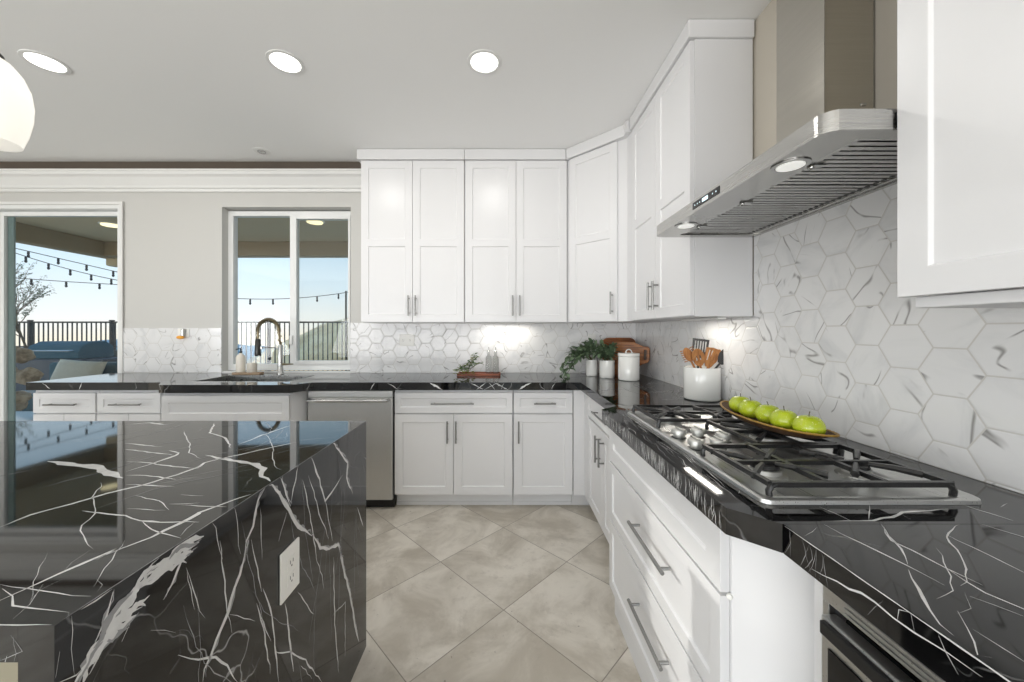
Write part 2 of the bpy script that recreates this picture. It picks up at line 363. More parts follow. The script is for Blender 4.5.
class MB:
    def __init__(self): self.v = []; self.f = []; self.m = []; self.s = []
    def add(self, vs, fs, mi=0, sm=False, mat=None):
        o = len(self.v)
        self.v += [tuple(mat @ Vector(p)) for p in vs] if mat else [tuple(p) for p in vs]
        for f in fs: self.f.append([i + o for i in f]); self.m.append(mi); self.s.append(sm)
        return self
    def box(self, x0, x1, y0, y1, z0, z1, mi=0, mat=None):
        vs = [(x, y, z) for x in (x0, x1) for y in (y0, y1) for z in (z0, z1)]
        fs = [(0, 1, 3, 2), (4, 6, 7, 5), (0, 4, 5, 1), (2, 3, 7, 6), (0, 2, 6, 4), (1, 5, 7, 3)]
        return self.add(vs, fs, mi, False, mat)
    def prism(self, poly, z0, z1, mi=0, mat=None, holes=(), side_mi=None, sm=False):
        loops = [list(poly)] + [list(h) for h in holes]
        pts = [p for l in loops for p in l]
        tris = tessellate_polygon([[Vector((p[0], p[1], 0)) for p in l] for l in loops])
        n = len(pts)
        vs = [(p[0], p[1], z1) for p in pts] + [(p[0], p[1], z0) for p in pts]
        fs = [tuple(t) for t in tris] + [tuple(i + n for i in reversed(t)) for t in tris]
        self.add(vs, fs, mi, False, mat)
        k = 0
        for l in loops:
            c = len(l)
            vs = [(p[0], p[1], z1) for p in l] + [(p[0], p[1], z0) for p in l]
            self.add(vs, [(i, (i + 1) % c, (i + 1) % c + c, i + c) for i in range(c)], mi if side_mi is None else side_mi, sm, mat)
        return self
    def lathe(self, prof, n=32, mi=0, mat=None, sx=1, sy=1, cap0=True, cap1=True):
        vs = []; fs = []
        for r, z in prof:
            for k in range(n):
                a = 2 * math.pi * k / n; vs.append((r * math.cos(a) * sx, r * math.sin(a) * sy, z))
        for i in range(len(prof) - 1):
            for k in range(n): fs.append((i * n + k, i * n + (k + 1) % n, (i + 1) * n + (k + 1) % n, (i + 1) * n + k))
        if cap0: fs.append(tuple(reversed(range(n))))
        if cap1: fs.append(tuple(range((len(prof) - 1) * n, len(prof) * n)))
        return self.add(vs, fs, mi, True, mat)
    def tube(self, path, r, n=8, mi=0, mat=None, rads=None, sq=False):
        P = [Vector(p) for p in path]; vs = []; fs = []
        up = None
        for i, p in enumerate(P):
            t = (P[min(i + 1, len(P) - 1)] - P[max(i - 1, 0)])
            t = t.normalized() if t.length > 1e-9 else Vector((0, 0, 1))
            if up is None:
                up = Vector((0, 0, 1)) if abs(t.z) < 0.9 else Vector((0, 1, 0))
            a = t.cross(up)
            if a.length < 1e-4: a = t.cross(Vector((1, 0, 0)))
            a.normalize(); bb = a.cross(t).normalized(); up = bb
            rr = rads[i] if rads else r
            for k in range(n):
                an = 2 * math.pi * (k + (0.5 if sq else 0)) / n
                vs.append(tuple(p + a * math.cos(an) * rr + bb * math.sin(an) * rr))
        for i in range(len(P) - 1):
            for k in range(n): fs.append((i * n + k, i * n + (k + 1) % n, (i + 1) * n + (k + 1) % n, (i + 1) * n + k))
        fs.append(tuple(reversed(range(n)))); fs.append(tuple(range((len(P) - 1) * n, len(P) * n)))
        return self.add(vs, fs, mi, not sq, mat)
    def ball(self, c, r, n=16, mi=0, sz=(1, 1, 1), bump=0.0, seed=0, mat=None):
        vs = []; fs = []; h = n // 2
        for i in range(h + 1):
            th = math.pi * i / h
            for k in range(n):
                a = 2 * math.pi * k / n; d = Vector((math.sin(th) * math.cos(a), math.sin(th) * math.sin(a), math.cos(th)))
                q = 1 + (bump * mnoise.noise(d * 1.7 + Vector((seed, seed * 1.3, 0))) if bump else 0)
                vs.append((c[0] + d.x * r * sz[0] * q, c[1] + d.y * r * sz[1] * q, c[2] + d.z * r * sz[2] * q))
        for i in range(h):
            for k in range(n): fs.append((i * n + k, (i + 1) * n + k, (i + 1) * n + (k + 1) % n, i * n + (k + 1) % n))
        return self.add(vs, fs, mi, True, mat)
    def build(self, name, mats, parent=None, bevel=0.0, seg=2, tags=None, merge=True, sub=0):
        me = bpy.data.meshes.new(name)
        org = Vector((0, 0, 0))
        q = parent; loc_frame = False
        while q is not None:
            org += q.location; loc_frame = loc_frame or bool(q.get('_local')); q = q.parent
        if loc_frame: org = Vector((0, 0, 0))
        me.from_pydata([tuple(Vector(p) - org) for p in self.v], [], self.f)
        if not isinstance(mats, (list, tuple)): mats = [mats]
        for m in mats: me.materials.append(m)
        for i, p in enumerate(me.polygons): p.material_index = self.m[i]; p.use_smooth = self.s[i]
        bm = bmesh.new(); bm.from_mesh(me)
        if merge: bmesh.ops.remove_doubles(bm, verts=bm.verts, dist=1e-5)
        bmesh.ops.recalc_face_normals(bm, faces=bm.faces)
        bm.to_mesh(me); bm.free()
        o = bpy.data.objects.new(name, me); COL.objects.link(o)
        if parent is not None: o.parent = parent
        if bevel:
            b = o.modifiers.new('bevel', 'BEVEL'); b.width = bevel; b.segments = seg; b.limit_method = 'ANGLE'; b.angle_limit = math.radians(40)
        if sub:
            s = o.modifiers.new('sub', 'SUBSURF'); s.levels = sub; s.render_levels = sub
        if any(self.s):
            try:
                me.set_sharp_from_angle(angle=math.radians(42))
            except Exception: pass
        if tags: tag(o, *tags)
        return o

def tag(o, label, cat, group=None):
    o['label'] = label; o['category'] = cat
    if group: o['group'] = group
    return o
def thing(name, label, cat, loc=(0, 0, 0), rz=0.0, group=None, local=False):
    o = bpy.data.objects.new(name, None); COL.objects.link(o); o.location = loc; o.rotation_euler = (0, 0, rz)
    o.empty_display_size = 0.05
    if local: o['_local'] = 1
    return tag(o, label, cat, group)
def struct(o): o['kind'] = 'structure'; return o
def copy_thing(root, loc, rz, label, group=None):
    r = root.copy(); COL.objects.link(r); r.location = loc; r.rotation_euler = (0, 0, rz); r['label'] = label
    if group: r['group'] = group
    def rec(src, dst):
        for ch in src.children:
            c = ch.copy(); COL.objects.link(c); c.parent = dst; rec(ch, c)
    rec(root, r)
    return r
def ribbon(mb, plane, pts, w, mi=1, jitter=0.35, lift=0.0004, sub=0.02, clip=None, seed=None):
    """inlaid vein, also painted edge glint: a thin ragged strip on a plane. plane = ('z',h) | ('x',X,sign) | ('y',Y,sign)"""
    rnd = random.Random(seed if seed is not None else hash(tuple(pts)) & 0xffff)
    P = [Vector((p[0], p[1])) for p in pts]; Q = []
    for a, b in zip(P, P[1:]):
        n = max(1, int((b - a).length / sub))
        for i in range(n): Q.append(a.lerp(b, i / n))
    Q.append(P[-1])
    N = len(Q); L = []; Rr = []
    for i, p in enumerate(Q):
        t = Q[min(i + 1, N - 1)] - Q[max(i - 1, 0)]
        if t.length < 1e-9: t = Vector((1, 0))
        t.normalize(); n = Vector((-t.y, t.x))
        tp = min(1, (i + 0.35) / 3.0, (N - 1 - i + 0.35) / 3.0)
        p = p + n * rnd.uniform(-1, 1) * jitter * min(sub, 0.02) * 0.35
        L.append(p + n * w * 0.5 * tp * rnd.uniform(0.45, 1.25)); Rr.append(p - n * w * 0.5 * tp * rnd.uniform(0.45, 1.25))
    def to3(q):
        x, y = q
        if clip: x = min(max(x, clip[0]), clip[1]); y = min(max(y, clip[2]), clip[3])
        if plane[0] == 'z': return (x, y, plane[1] + lift)
        if plane[0] == 'x': return (plane[1] + plane[2] * lift, x, y)
        return (x, plane[1] + plane[2] * lift, y)
    vs = [to3(q) for q in L] + [to3(q) for q in Rr]
    mb.add(vs, [(i, i + 1, N + i + 1, N + i) for i in range(N - 1)], mi)

# vein centre lines (width, points) in metres on each marble face
ISLAND_TOP = [
    (0.0052, [(-0.854, 0.741), (-0.806, 0.731), (-0.746, 0.719), (-0.696, 0.702), (-0.654, 0.696), (-0.580, 0.697)]),
    (0.0050, [(-0.696, 0.702), (-0.646, 0.672), (-0.598, 0.653), (-0.567, 0.642)]),
    (0.0088, [(-0.652, 0.582), (-0.638, 0.611), (-0.624, 0.646), (-0.613, 0.689), (-0.606, 0.729), (-0.611, 0.733), (-0.587, 0.776), (-0.564, 0.815)]),
    (0.0081, [(-0.679, 0.493), (-0.670, 0.525), (-0.658, 0.572), (-0.646, 0.610), (-0.649, 0.583)]),
    (0.0220, [(-1.276, 1.021), (-1.169, 0.998), (-1.086, 0.980), (-1.023, 0.940), (-0.942, 0.902)]),
    (0.0021, [(-0.971, 0.881), (-0.939, 0.855), (-0.917, 0.818), (-0.867, 0.773), (-0.814, 0.729), (-0.792, 0.685), (-0.730, 0.635), (-0.687, 0.611)]),
    (0.0082, [(-0.932, 0.676), (-0.937, 0.724), (-0.910, 0.768), (-0.890, 0.818), (-0.855, 0.861), (-0.828, 0.924), (-0.815, 0.980), (-0.829, 1.010), (-0.790, 1.063), (-0.721, 1.149), (-0.675, 1.197)]),
    (0.0104, [(-0.980, 0.948), (-0.964, 0.998), (-0.961, 1.073), (-0.969, 1.094), (-1.020, 1.115)]),
    (0.0060, [(-1.052, 1.021), (-0.966, 1.006), (-0.884, 0.980), (-0.805, 0.969)]),
    (0.0068, [(-0.953, 0.924), (-0.880, 0.917), (-0.802, 0.895)]),
    (0.0050, [(-0.895, 0.868), (-0.771, 0.855)]),
    (0.0036, [(-0.816, 0.812), (-0.718, 0.773), (-0.682, 0.743)]),
    (0.0038, [(-0.771, 0.748), (-0.688, 0.741)]),
    (0.0048, [(-0.703, 0.768), (-0.643, 0.773)]),
    (0.0077, [(-1.229, 1.185), (-1.074, 1.149)]),
    (0.0064, [(-1.168, 1.126), (-0.968, 1.073)]),
    (0.0164, [(-0.874, 1.073), (-0.830, 1.053), (-0.764, 1.028), (-0.677, 0.998), (-0.636, 0.964), (-0.605, 0.917), (-0.563, 0.888)]),
    (0.0030, [(-1.172, 1.339), (-1.018, 1.185), (-0.940, 1.094), (-0.863, 1.043)]),
    (0.0071, [(-1.141, 1.441), (-1.048, 1.308), (-0.935, 1.237), (-0.849, 1.137)]),
    (0.0045, [(-0.719, 0.812), (-0.662, 0.806)]),
    (0.0050, [(-0.675, 0.763), (-0.573, 0.758)]),
    (0.0024, [(-0.590, 0.697), (-0.575, 0.649)]),
    (0.0023, [(-0.837, 1.293), (-0.725, 1.149), (-0.621, 0.989), (-0.581, 0.956)]),
    (0.0095, [(-0.849, 1.173), (-0.844, 1.278), (-0.819, 1.405)]),
    (0.0145, [(-1.471, 1.423), (-1.399, 1.448), (-1.320, 1.423), (-1.300, 1.441)]),
    (0.0039, [(-0.709, 0.514), (-0.675, 0.502), (-0.650, 0.487), (-0.622, 0.482), (-0.596, 0.478), (-0.563, 0.471)]),
    (0.0025, [(-0.724, 0.525), (-0.674, 0.517), (-0.619, 0.508), (-0.567, 0.500)]),
    (0.0011, [(-0.598, 0.538), (-0.577, 0.523), (-0.568, 0.510)]),
    (0.0017, [(-0.637, 0.491), (-0.650, 0.514), (-0.647, 0.536)]),
    (0.0015, [(-0.621, 0.462), (-0.632, 0.487), (-0.664, 0.525)]),
    (0.0016, [(-0.661, 0.547), (-0.680, 0.575), (-0.688, 0.607)]),
    (0.0017, [(-0.585, 0.519), (-0.637, 0.602), (-0.657, 0.637)]),
    (0.0010, [(-0.750, 0.602), (-0.698, 0.545), (-0.637, 0.491)])]
ISLAND_SIDE = [
    (0.0116, [(0.863, 0.925), (0.904, 0.877), (0.944, 0.816), (0.988, 0.750), (1.061, 0.687)]),
    (0.0106, [(1.061, 0.687), (1.109, 0.624), (1.146, 0.595), (1.229, 0.558), (1.265, 0.488)]),
    (0.0139, [(1.233, 0.553), (1.266, 0.461), (1.318, 0.338), (1.374, 0.164), (1.404, 0.084)]),
    (0.0088, [(1.186, 0.922), (1.247, 0.864), (1.304, 0.811), (1.294, 0.761), (1.345, 0.680)]),
    (0.0080, [(1.388, 0.607), (1.447, 0.504)]),
    (0.0093, [(0.850, 0.920), (0.825, 0.896), (0.810, 0.846), (0.787, 0.827), (0.784, 0.788)]),
    (0.0088, [(0.796, 0.824), (0.777, 0.787), (0.755, 0.748), (0.735, 0.712), (0.693, 0.666), (0.678, 0.652), (0.674, 0.632)]),
    (0.0068, [(1.055, 0.921), (1.102, 0.831), (1.139, 0.750), (1.265, 0.780)]),
    (0.0056, [(1.139, 0.750), (1.186, 0.598)]),
    (0.0081, [(0.909, 0.921), (0.934, 0.863), (0.954, 0.823)]),
    (0.0073, [(0.954, 0.823), (0.988, 0.922)]),
    (0.0060, [(0.904, 0.760), (0.934, 0.815)]),
    (0.0043, [(0.802, 0.820), (0.820, 0.764), (0.837, 0.681)]),
    (0.0054, [(0.845, 0.686), (0.875, 0.594), (0.891, 0.495), (0.904, 0.411)]),
    (0.0040, [(0.820, 0.666), (0.845, 0.594), (0.871, 0.463)]),
    (0.0034, [(0.820, 0.666), (0.845, 0.604), (0.875, 0.539)]),
    (0.0061, [(0.930, 0.588), (0.953, 0.462), (0.967, 0.378)]),
    (0.0036, [(0.887, 0.499), (0.953, 0.443), (1.013, 0.373), (1.119, 0.204)]),
    (0.0040, [(0.987, 0.574), (1.069, 0.448)]),
    (0.0038, [(0.622, 0.726), (0.647, 0.699), (0.703, 0.649), (0.735, 0.607), (0.764, 0.545)]),
    (0.0028, [(0.640, 0.866), (0.660, 0.793), (0.678, 0.745)]),
    (0.0034, [(0.716, 0.870), (0.727, 0.781), (0.735, 0.716), (0.749, 0.663)]),
    (0.0022, [(0.741, 0.706), (0.783, 0.664), (0.816, 0.631)]),
    (0.0027, [(0.753, 0.925), (0.770, 0.808)]),
    (0.0026, [(0.698, 0.924), (0.721, 0.828)]),
    (0.0045, [(1.042, 0.869), (1.102, 0.731), (1.162, 0.619)]),
    (0.0045, [(1.011, 0.868), (1.061, 0.711), (1.088, 0.598)]),
    (0.0027, [(0.834, 0.876), (0.842, 0.753)]),
    (0.0026, [(1.003, 0.363), (1.058, 0.270)]),
    (0.0033, [(1.081, 0.611), (1.119, 0.531), (1.132, 0.477)]),
    (0.0056, [(1.195, 0.541), (1.203, 0.317), (1.233, 0.124)]),
    (0.0038, [(1.188, 0.356), (1.283, 0.326), (1.283, 0.136)]),
    (0.0183, [(0.662, 0.893), (0.624, 0.898), (0.593, 0.897), (0.565, 0.895)]),
    (0.0246, [(0.568, 0.899), (0.546, 0.890), (0.531, 0.876), (0.519, 0.864)]),
    (0.0181, [(0.559, 0.855), (0.537, 0.856), (0.514, 0.860), (0.495, 0.838), (0.485, 0.825)]),
    (0.0080, [(0.519, 0.914), (0.498, 0.915), (0.478, 0.916)]),
    (0.0083, [(0.519, 0.909), (0.509, 0.882), (0.495, 0.855)]),
    (0.0099, [(0.636, 0.894), (0.624, 0.873), (0.597, 0.840)]),
    (0.0018, [(0.470, 0.917), (0.470, 0.871), (0.474, 0.836)]),
    (0.0033, [(0.456, 0.879), (0.454, 0.850)]),
    (0.0033, [(0.454, 0.844), (0.474, 0.831), (0.488, 0.834)]),
    (0.0025, [(0.640, 0.862), (0.658, 0.780)]),
    (0.0018, [(0.575, 0.809), (0.620, 0.770)]),
    (0.0060, [(0.543, 0.845), (0.531, 0.828)])]
NEAR_TOP = [
    (0.0040, [(0.603, 0.688), (0.609, 0.655), (0.618, 0.606), (0.625, 0.569), (0.633, 0.523)]),
    (0.0048, [(0.706, 0.679), (0.675, 0.633), (0.681, 0.606), (0.681, 0.560), (0.688, 0.523)]),
    (0.0025, [(0.862, 0.696), (0.785, 0.644), (0.725, 0.575), (0.673, 0.531), (0.654, 0.521)]),
    (0.0052, [(0.681, 0.560), (0.673, 0.531), (0.669, 0.507), (0.683, 0.479), (0.694, 0.450)]),
    (0.0041, [(0.619, 0.557), (0.587, 0.516), (0.558, 0.477), (0.542, 0.453), (0.538, 0.437)]),
    (0.0017, [(0.728, 0.612), (0.695, 0.575), (0.632, 0.511), (0.589, 0.498)]),
    (0.0022, [(0.591, 0.475), (0.569, 0.446), (0.534, 0.410), (0.545, 0.409)]),
    (0.0031, [(0.572, 0.446), (0.573, 0.419), (0.573, 0.401)]),
    (0.0055, [(0.901, 0.696), (0.919, 0.644), (0.924, 0.599)]),
    (0.0032, [(0.793, 0.655), (0.788, 0.552), (0.784, 0.531)]),
    (0.0042, [(0.643, 0.502), (0.663, 0.465)]),
    (0.0037, [(0.710, 0.688), (0.664, 0.612), (0.632, 0.569)]),
    (0.0018, [(0.538, 0.648), (0.582, 0.679)]),
    (0.0009, [(0.643, 0.507), (0.613, 0.481), (0.585, 0.469)])]
FAR_TOP = [
    (0.0032, [(0.768, 0.767), (0.753, 0.750), (0.706, 0.706)]),
    (0.0062, [(0.606, 0.697), (0.685, 0.700), (0.740, 0.710), (0.805, 0.733), (0.913, 0.750)]),
    (0.0095, [(0.963, 0.767), (0.982, 0.702)]),
    (0.0030, [(1.029, 0.758), (1.068, 0.773)]),
    (0.0056, [(0.658, 0.758), (0.671, 0.702)]),
    (0.0043, [(0.792, 0.729), (0.790, 0.706)]),
    (0.0048, [(0.460, 0.789), (0.497, 0.804), (0.542, 0.838)]),
    (0.0037, [(0.452, 0.751), (0.481, 0.764), (0.525, 0.783)]),
    (0.0018, [(0.491, 0.733), (0.524, 0.764)])]
NEAR_EDGE = [
    (0.0036, [(0.627, 0.874), (0.578, 0.883), (0.519, 0.895), (0.470, 0.892), (0.435, 0.896), (0.403, 0.898)]),
    (0.0024, [(0.490, 0.892), (0.487, 0.907), (0.475, 0.913), (0.470, 0.892)]),
    (0.0025, [(0.445, 0.910), (0.437, 0.896), (0.424, 0.881)]),
    (0.0012, [(0.509, 0.904), (0.529, 0.868)])]

PI = math.pi
# ---------------------------------------------------------------- the room
CZ = 2.72; WX = 1.17; WY = 3.2
def sbox(name, mat, *boxes):
    mb = MB()
    for b in boxes: mb.box(*b)
    return struct(mb.build(name, mat))
mb = MB(); mb.box(-6.2, 1.32, -4.0, 3.35, -0.08, 0.0); struct(mb.build('floor', M['floor']))
mb = MB(); mb.box(-6.2, 1.32, -4.0, 3.35, CZ, CZ + 0.1); struct(mb.build('ceiling', M['ceiling']))
# back wall with the sliding door opening and the window opening
DX0, DX1, DZ = -4.53, -3.34, 2.385
NX0, NX1, NZ = -2.464, -1.336, 2.367
sbox('wall_back', M['wall'], (-6.2, DX0, WY, WY + 0.15, 0, CZ), (DX0, DX1, WY, WY + 0.15, DZ, CZ), (DX1, NX0, WY, WY + 0.15, 0, CZ),
     (NX0, NX1, WY, WY + 0.15, NZ, CZ), (NX0, NX1, WY, WY + 0.15, 0, 0.91), (NX1, 1.32, WY, WY + 0.15, 0, CZ))
sbox('wall_right', M['wall_beige'], (WX, WX + 0.15, -4.0, WY, 0, CZ))
sbox('wall_left', M['wall'], (-6.35, -6.2, -4.0, -3.5, 0, CZ), (-6.35, -6.2, -1.2, 3.35, 0, CZ), (-6.35, -6.2, -3.5, -1.2, 2.5, CZ))
sbox('wall_rear', M['wall'], (-6.2, -5.0, -4.15, -4.0, 0, CZ), (0.6, 1.32, -4.15, -4.0, 0, CZ), (-5.0, 0.6, -4.15, -4.0, 2.6, CZ))
# crown over the window wall; the brown strip above paints the gap's shade
mb = MB()
prof = [(3.199, 2.495), (3.18, 2.495), (3.175, 2.515), (3.16, 2.522), (3.158, 2.54), (3.128, 2.59), (3.122, 2.60), (3.10, 2.615), (3.098, 2.638), (3.09, 2.642), (3.09, 2.655), (3.199, 2.655)]
n = len(prof)
vs = [(-6.2, y, z) for y, z in prof] + [(-1.132, y, z) for y, z in prof]
mb.add(vs, [(i, (i + 1) % n, (i + 1) % n + n, i + n) for i in range(n)] + [tuple(range(n)), tuple(range(n, 2 * n))][:2])
struct(mb.build('trim_1', M['trim']))
sbox('gap_shade_strip', M['brown'], (-6.2, -1.132, 3.10, 3.199, 2.656, 2.719))
# hexagon tile backsplash
mb = MB(); mb.box(DX1 + 0.02, NX0, 3.191, 3.1995, 0.916, 1.306); mb.box(NX1, 1.16, 3.191, 3.1995, 0.916, 1.352)
o = struct(mb.build('wall_back_tile', M['tile_x'])); o['kind'] = 'structure'
mb = MB(); mb.box(1.1615, 1.1695, 1.69, 3.191, 0.916, 1.352); mb.box(1.1615, 1.1695, -1.6, 1.69, 0.916, 1.79)
struct(mb.build('wall_right_tile', M['tile_y']))

# window 1 : white vinyl slider above the sink
wnd = bpy.data.objects.new('window_1', None); COL.objects.link(wnd); wnd['kind'] = 'structure'
wy0, wy1 = 3.27, 3.33
mb = MB()
wz0 = 0.93
mb.box(NX0, NX0 + 0.045, wy0, wy1, wz0, NZ - 0.012); mb.box(NX1 - 0.03, NX1, wy0, wy1, wz0, NZ - 0.012)
mb.box(NX0 + 0.045, NX1 - 0.03, wy0, wy1, NZ - 0.055, NZ - 0.012); mb.box(NX0 + 0.045, NX1 - 0.03, wy0, wy1, wz0, wz0 + 0.055)
mb.build('window_frame', M['vinyl'], wnd, bevel=0.003)
mx0, mx1 = -1.903, -1.846
mb = MB()
mb.box(mx0, mx1, wy0 - 0.012, wy1 - 0.02, wz0 + 0.055, NZ - 0.055)
mb.box(mx1, NX1 - 0.03, wy0 - 0.012, wy1 - 0.02, NZ - 0.085, NZ - 0.055); mb.box(mx1, NX1 - 0.03, wy0 - 0.012, wy1 - 0.02, wz0 + 0.055, wz0 + 0.085)
mb.box(NX1 - 0.048, NX1 - 0.03, wy0 - 0.012, wy1 - 0.02, wz0 + 0.085, NZ - 0.085)
mb.build('window_sash', M['vinyl'], wnd, bevel=0.003)
mb = MB(); mb.box(NX0 + 0.045, mx0, wy0 + 0.03, wy0 + 0.034, wz0 + 0.055, NZ - 0.055); mb.build('pane', M['glass'], wnd)
mb = MB(); mb.box(mx1, NX1 - 0.048, wy0 + 0.012, wy0 + 0.016, wz0 + 0.085, NZ - 0.085); p = mb.build('pane', M['glass_screen'], wnd)
mb = MB(); mb.box(mx0 + 0.005, mx0 + 0.03, wy0 - 0.03, wy0 - 0.012, 1.16, 1.24); mb.build('window_latch', M['vinyl'], wnd, bevel=0.004)
sbox('trim_3', M['vinyl'], (NX0 + 0.001, NX1 - 0.001, WY + 0.001, wy0 - 0.013, 0.9105, 0.925))

# door 1 : sliding glass patio door
dr = bpy.data.objects.new('door_1', None); COL.objects.link(dr); dr['kind'] = 'structure'
mb = MB()
for b in ((DX0, DX0 + 0.035, 3.19, 3.33, 0, DZ), (DX1 - 0.03, DX1, 3.19, 3.33, 0, DZ), (DX0 + 0.035, DX1 - 0.03, 3.19, 3.33, DZ - 0.035, DZ), (DX0 + 0.035, DX1 - 0.03, 3.19, 3.33, 0, 0.03)): mb.box(*b)
mb.build('door_frame', M['vinyl'], dr, bevel=0.004)
mb = MB()
for b in ((DX0 + 0.035, DX0 + 0.085, 3.25, 3.29, 0.03, DZ - 0.04), (DX1 - 0.06, DX1 - 0.03, 3.25, 3.29, 0.03, DZ - 0.04), (DX0 + 0.085, DX1 - 0.06, 3.25, 3.29, DZ - 0.08, DZ - 0.04), (DX0 + 0.085, DX1 - 0.06, 3.25, 3.29, 0.03, 0.10)): mb.box(*b)
mb.build('door_panel_frame', M['vinyl'], dr, bevel=0.003)
mb = MB(); mb.box(DX0 + 0.085, DX1 - 0.06, 3.268, 3.274, 0.10, DZ - 0.08); mb.build('pane', M['glass'], dr)
mb = MB(); mb.box(DX0 + 0.086, DX0 + 0.138, 3.276, 3.29, 0.10, DZ - 0.08); mb.build('pane_edge', M['glass_edge'], dr)
# door casing trim
sbox('trim_4', M['trim'], (DX0 - 0.03, DX1 + 0.022, 3.178, 3.19, DZ, DZ + 0.022), (DX1, DX1 + 0.022, 3.178, 3.19, 0.0, DZ), (DX0 - 0.03, DX0, 3.178, 3.19, 0, DZ))
# baseboard left of the door
sbox('baseboard_back', M['trim'], (-6.19, DX0 - 0.035, 3.185, 3.2, 0, 0.11))
sbox('baseboard_left', M['trim'], (-6.2, -6.185, -1.2, 3.185, 0, 0.11), (-6.2, -6.185, -4.0, -3.5, 0, 0.11))

# ---------------------------------------------------------------- cabinets
def shaker(mb, x0, x1, z0, z1, y=0.0, t=0.02, fr=0.057, rails=(), rec=0.007):
    """framed door, front at y-t. rails = centre heights of middle rails"""
    xs = [x0, x0 + fr, x1 - fr, x1]
    zs = [z0, z0 + fr]
    for r in rails: zs += [r - fr / 2, r + fr / 2]
    zs += [z1 - fr, z1]
    f = y - t; V = {}; 
    for i in range(3):
        for j in range(len(zs) - 1):
            opening = (i == 1 and j % 2 == 1)
            a, b, c, d = xs[i], xs[i + 1], zs[j], zs[j + 1]
            if not opening: mb.add([(a, f, c), (b, f, c), (b, f, d), (a, f, d)], [(0, 1, 2, 3)])
            else:
                g = f + rec; e = 0.004
                mb.add([(a, f, c), (b, f, c), (b, f, d), (a, f, d), (a + e, g, c + e), (b - e, g, c + e), (b - e, g, d - e), (a + e, g, d - e)],
                       [(0, 1, 5, 4), (1, 2, 6, 5), (2, 3, 7, 6), (3, 0, 4, 7), (4, 5, 6, 7)])
    for i in range(3):
        mb.add([(xs[i], f, z0), (xs[i + 1], f, z0), (xs[i + 1], y, z0), (xs[i], y, z0)], [(0, 1, 2, 3)])
        mb.add([(xs[i], f, z1), (xs[i + 1], f, z1), (xs[i + 1], y, z1), (xs[i], y, z1)], [(0, 1, 2, 3)])
    for j in range(len(zs) - 1):
        for X in (x0, x1): mb.add([(X, f, zs[j]), (X, f, zs[j + 1]), (X, y, zs[j + 1]), (X, y, zs[j])], [(0, 1, 2, 3)])
    mb.add([(x0, y, z0), (x1, y, z0), (x1, y, z1), (x0, y, z1)], [(0, 1, 2, 3)])
def pull(parent, kind, a, b, c, y):
    """bar pull. kind 'v': x=a, from z=b to c ; 'h': from x=a to b at z=c. y = face"""
    mb = MB(); o = 0.032
    if kind == 'v':
        mb.tube([(a, y - o, b), (a, y - o, c)], 0.0058, 10)
        for z in (b + 0.022, c - 0.022): mb.tube([(a, y, z), (a, y - o, z)], 0.0048, 8)
    else:
        mb.tube([(a, y - o, c), (b, y - o, c)], 0.0058, 10)
        for x in (a + 0.022, b - 0.022): mb.tube([(x, y, c), (x, y - o, c)], 0.0048, 8)
    return mb.build('handle', M['pull'], parent)
LOCAL = set()
def cabinet(name, label, loc, rz, w, z0, z1, depth, fronts, toe=0.0, cat='cabinet', group=None, carc=None, extra=None):
    t = thing(name, label, cat, (loc[0], loc[1], 0), rz, group, local=True)
    mb = MB()
    for b in (carc or [(0, w, 0.001, depth, z0, z1)]): mb.box(*b)
    mb.build('carcass', M['carcass'], t, bevel=0.001)
    if toe:
        mb = MB(); mb.box(0.0, w, 0.055, depth - 0.01, 0.001, z0 - 0.0005); mb.box(0, w, 0.045, 0.055, 0.001, 0.022); mb.build('toe_kick', M['carcass'], t)
    for fdef in fronts:
        kind, x0, x1, a, b = fdef[:5]; rails = fdef[6] if len(fdef) > 6 else ()
        mb = MB(); fr = 0.042 if kind == 'drawer' else 0.057
        shaker(mb, x0, x1, a, b, 0.0, fr=fr, rails=rails)
        d = mb.build(kind if kind != 'panel' else 'front_panel', M['cabinet'], t, bevel=0.0012)
        if len(fdef) > 5 and fdef[5]: pull(d, *fdef[5], -0.02)
    return t
BY = 2.64   # carcass front of the back run (doors 2 cm in front)
# back run, left to right
X = [-3.38, -2.92, -2.453]
for i, lab in enumerate(('white base cabinet at the free left end of the back run, beside the sliding door',
                         'white base cabinet between the leftmost base cabinet and the sink cabinet')):
    x0, x1 = X[i], X[i + 1] - 0.004; w = x1 - x0
    cabinet('base_cabinet', lab, (x0, BY), 0, w, 0.1, 0.858, 0.54,
            [('drawer', 0.006, w - 0.004, 0.69, 0.835, ('h', w / 2 - 0.11, w / 2 + 0.11, 0.755)), ('door', 0.006, w / 2 - 0.002, 0.105, 0.682, ('v', w / 2 - 0.04, 0.48, 0.64)), ('door', w / 2 + 0.002, w - 0.004, 0.105, 0.682, ('v', w / 2 + 0.04, 0.48, 0.64))], toe=0.1)
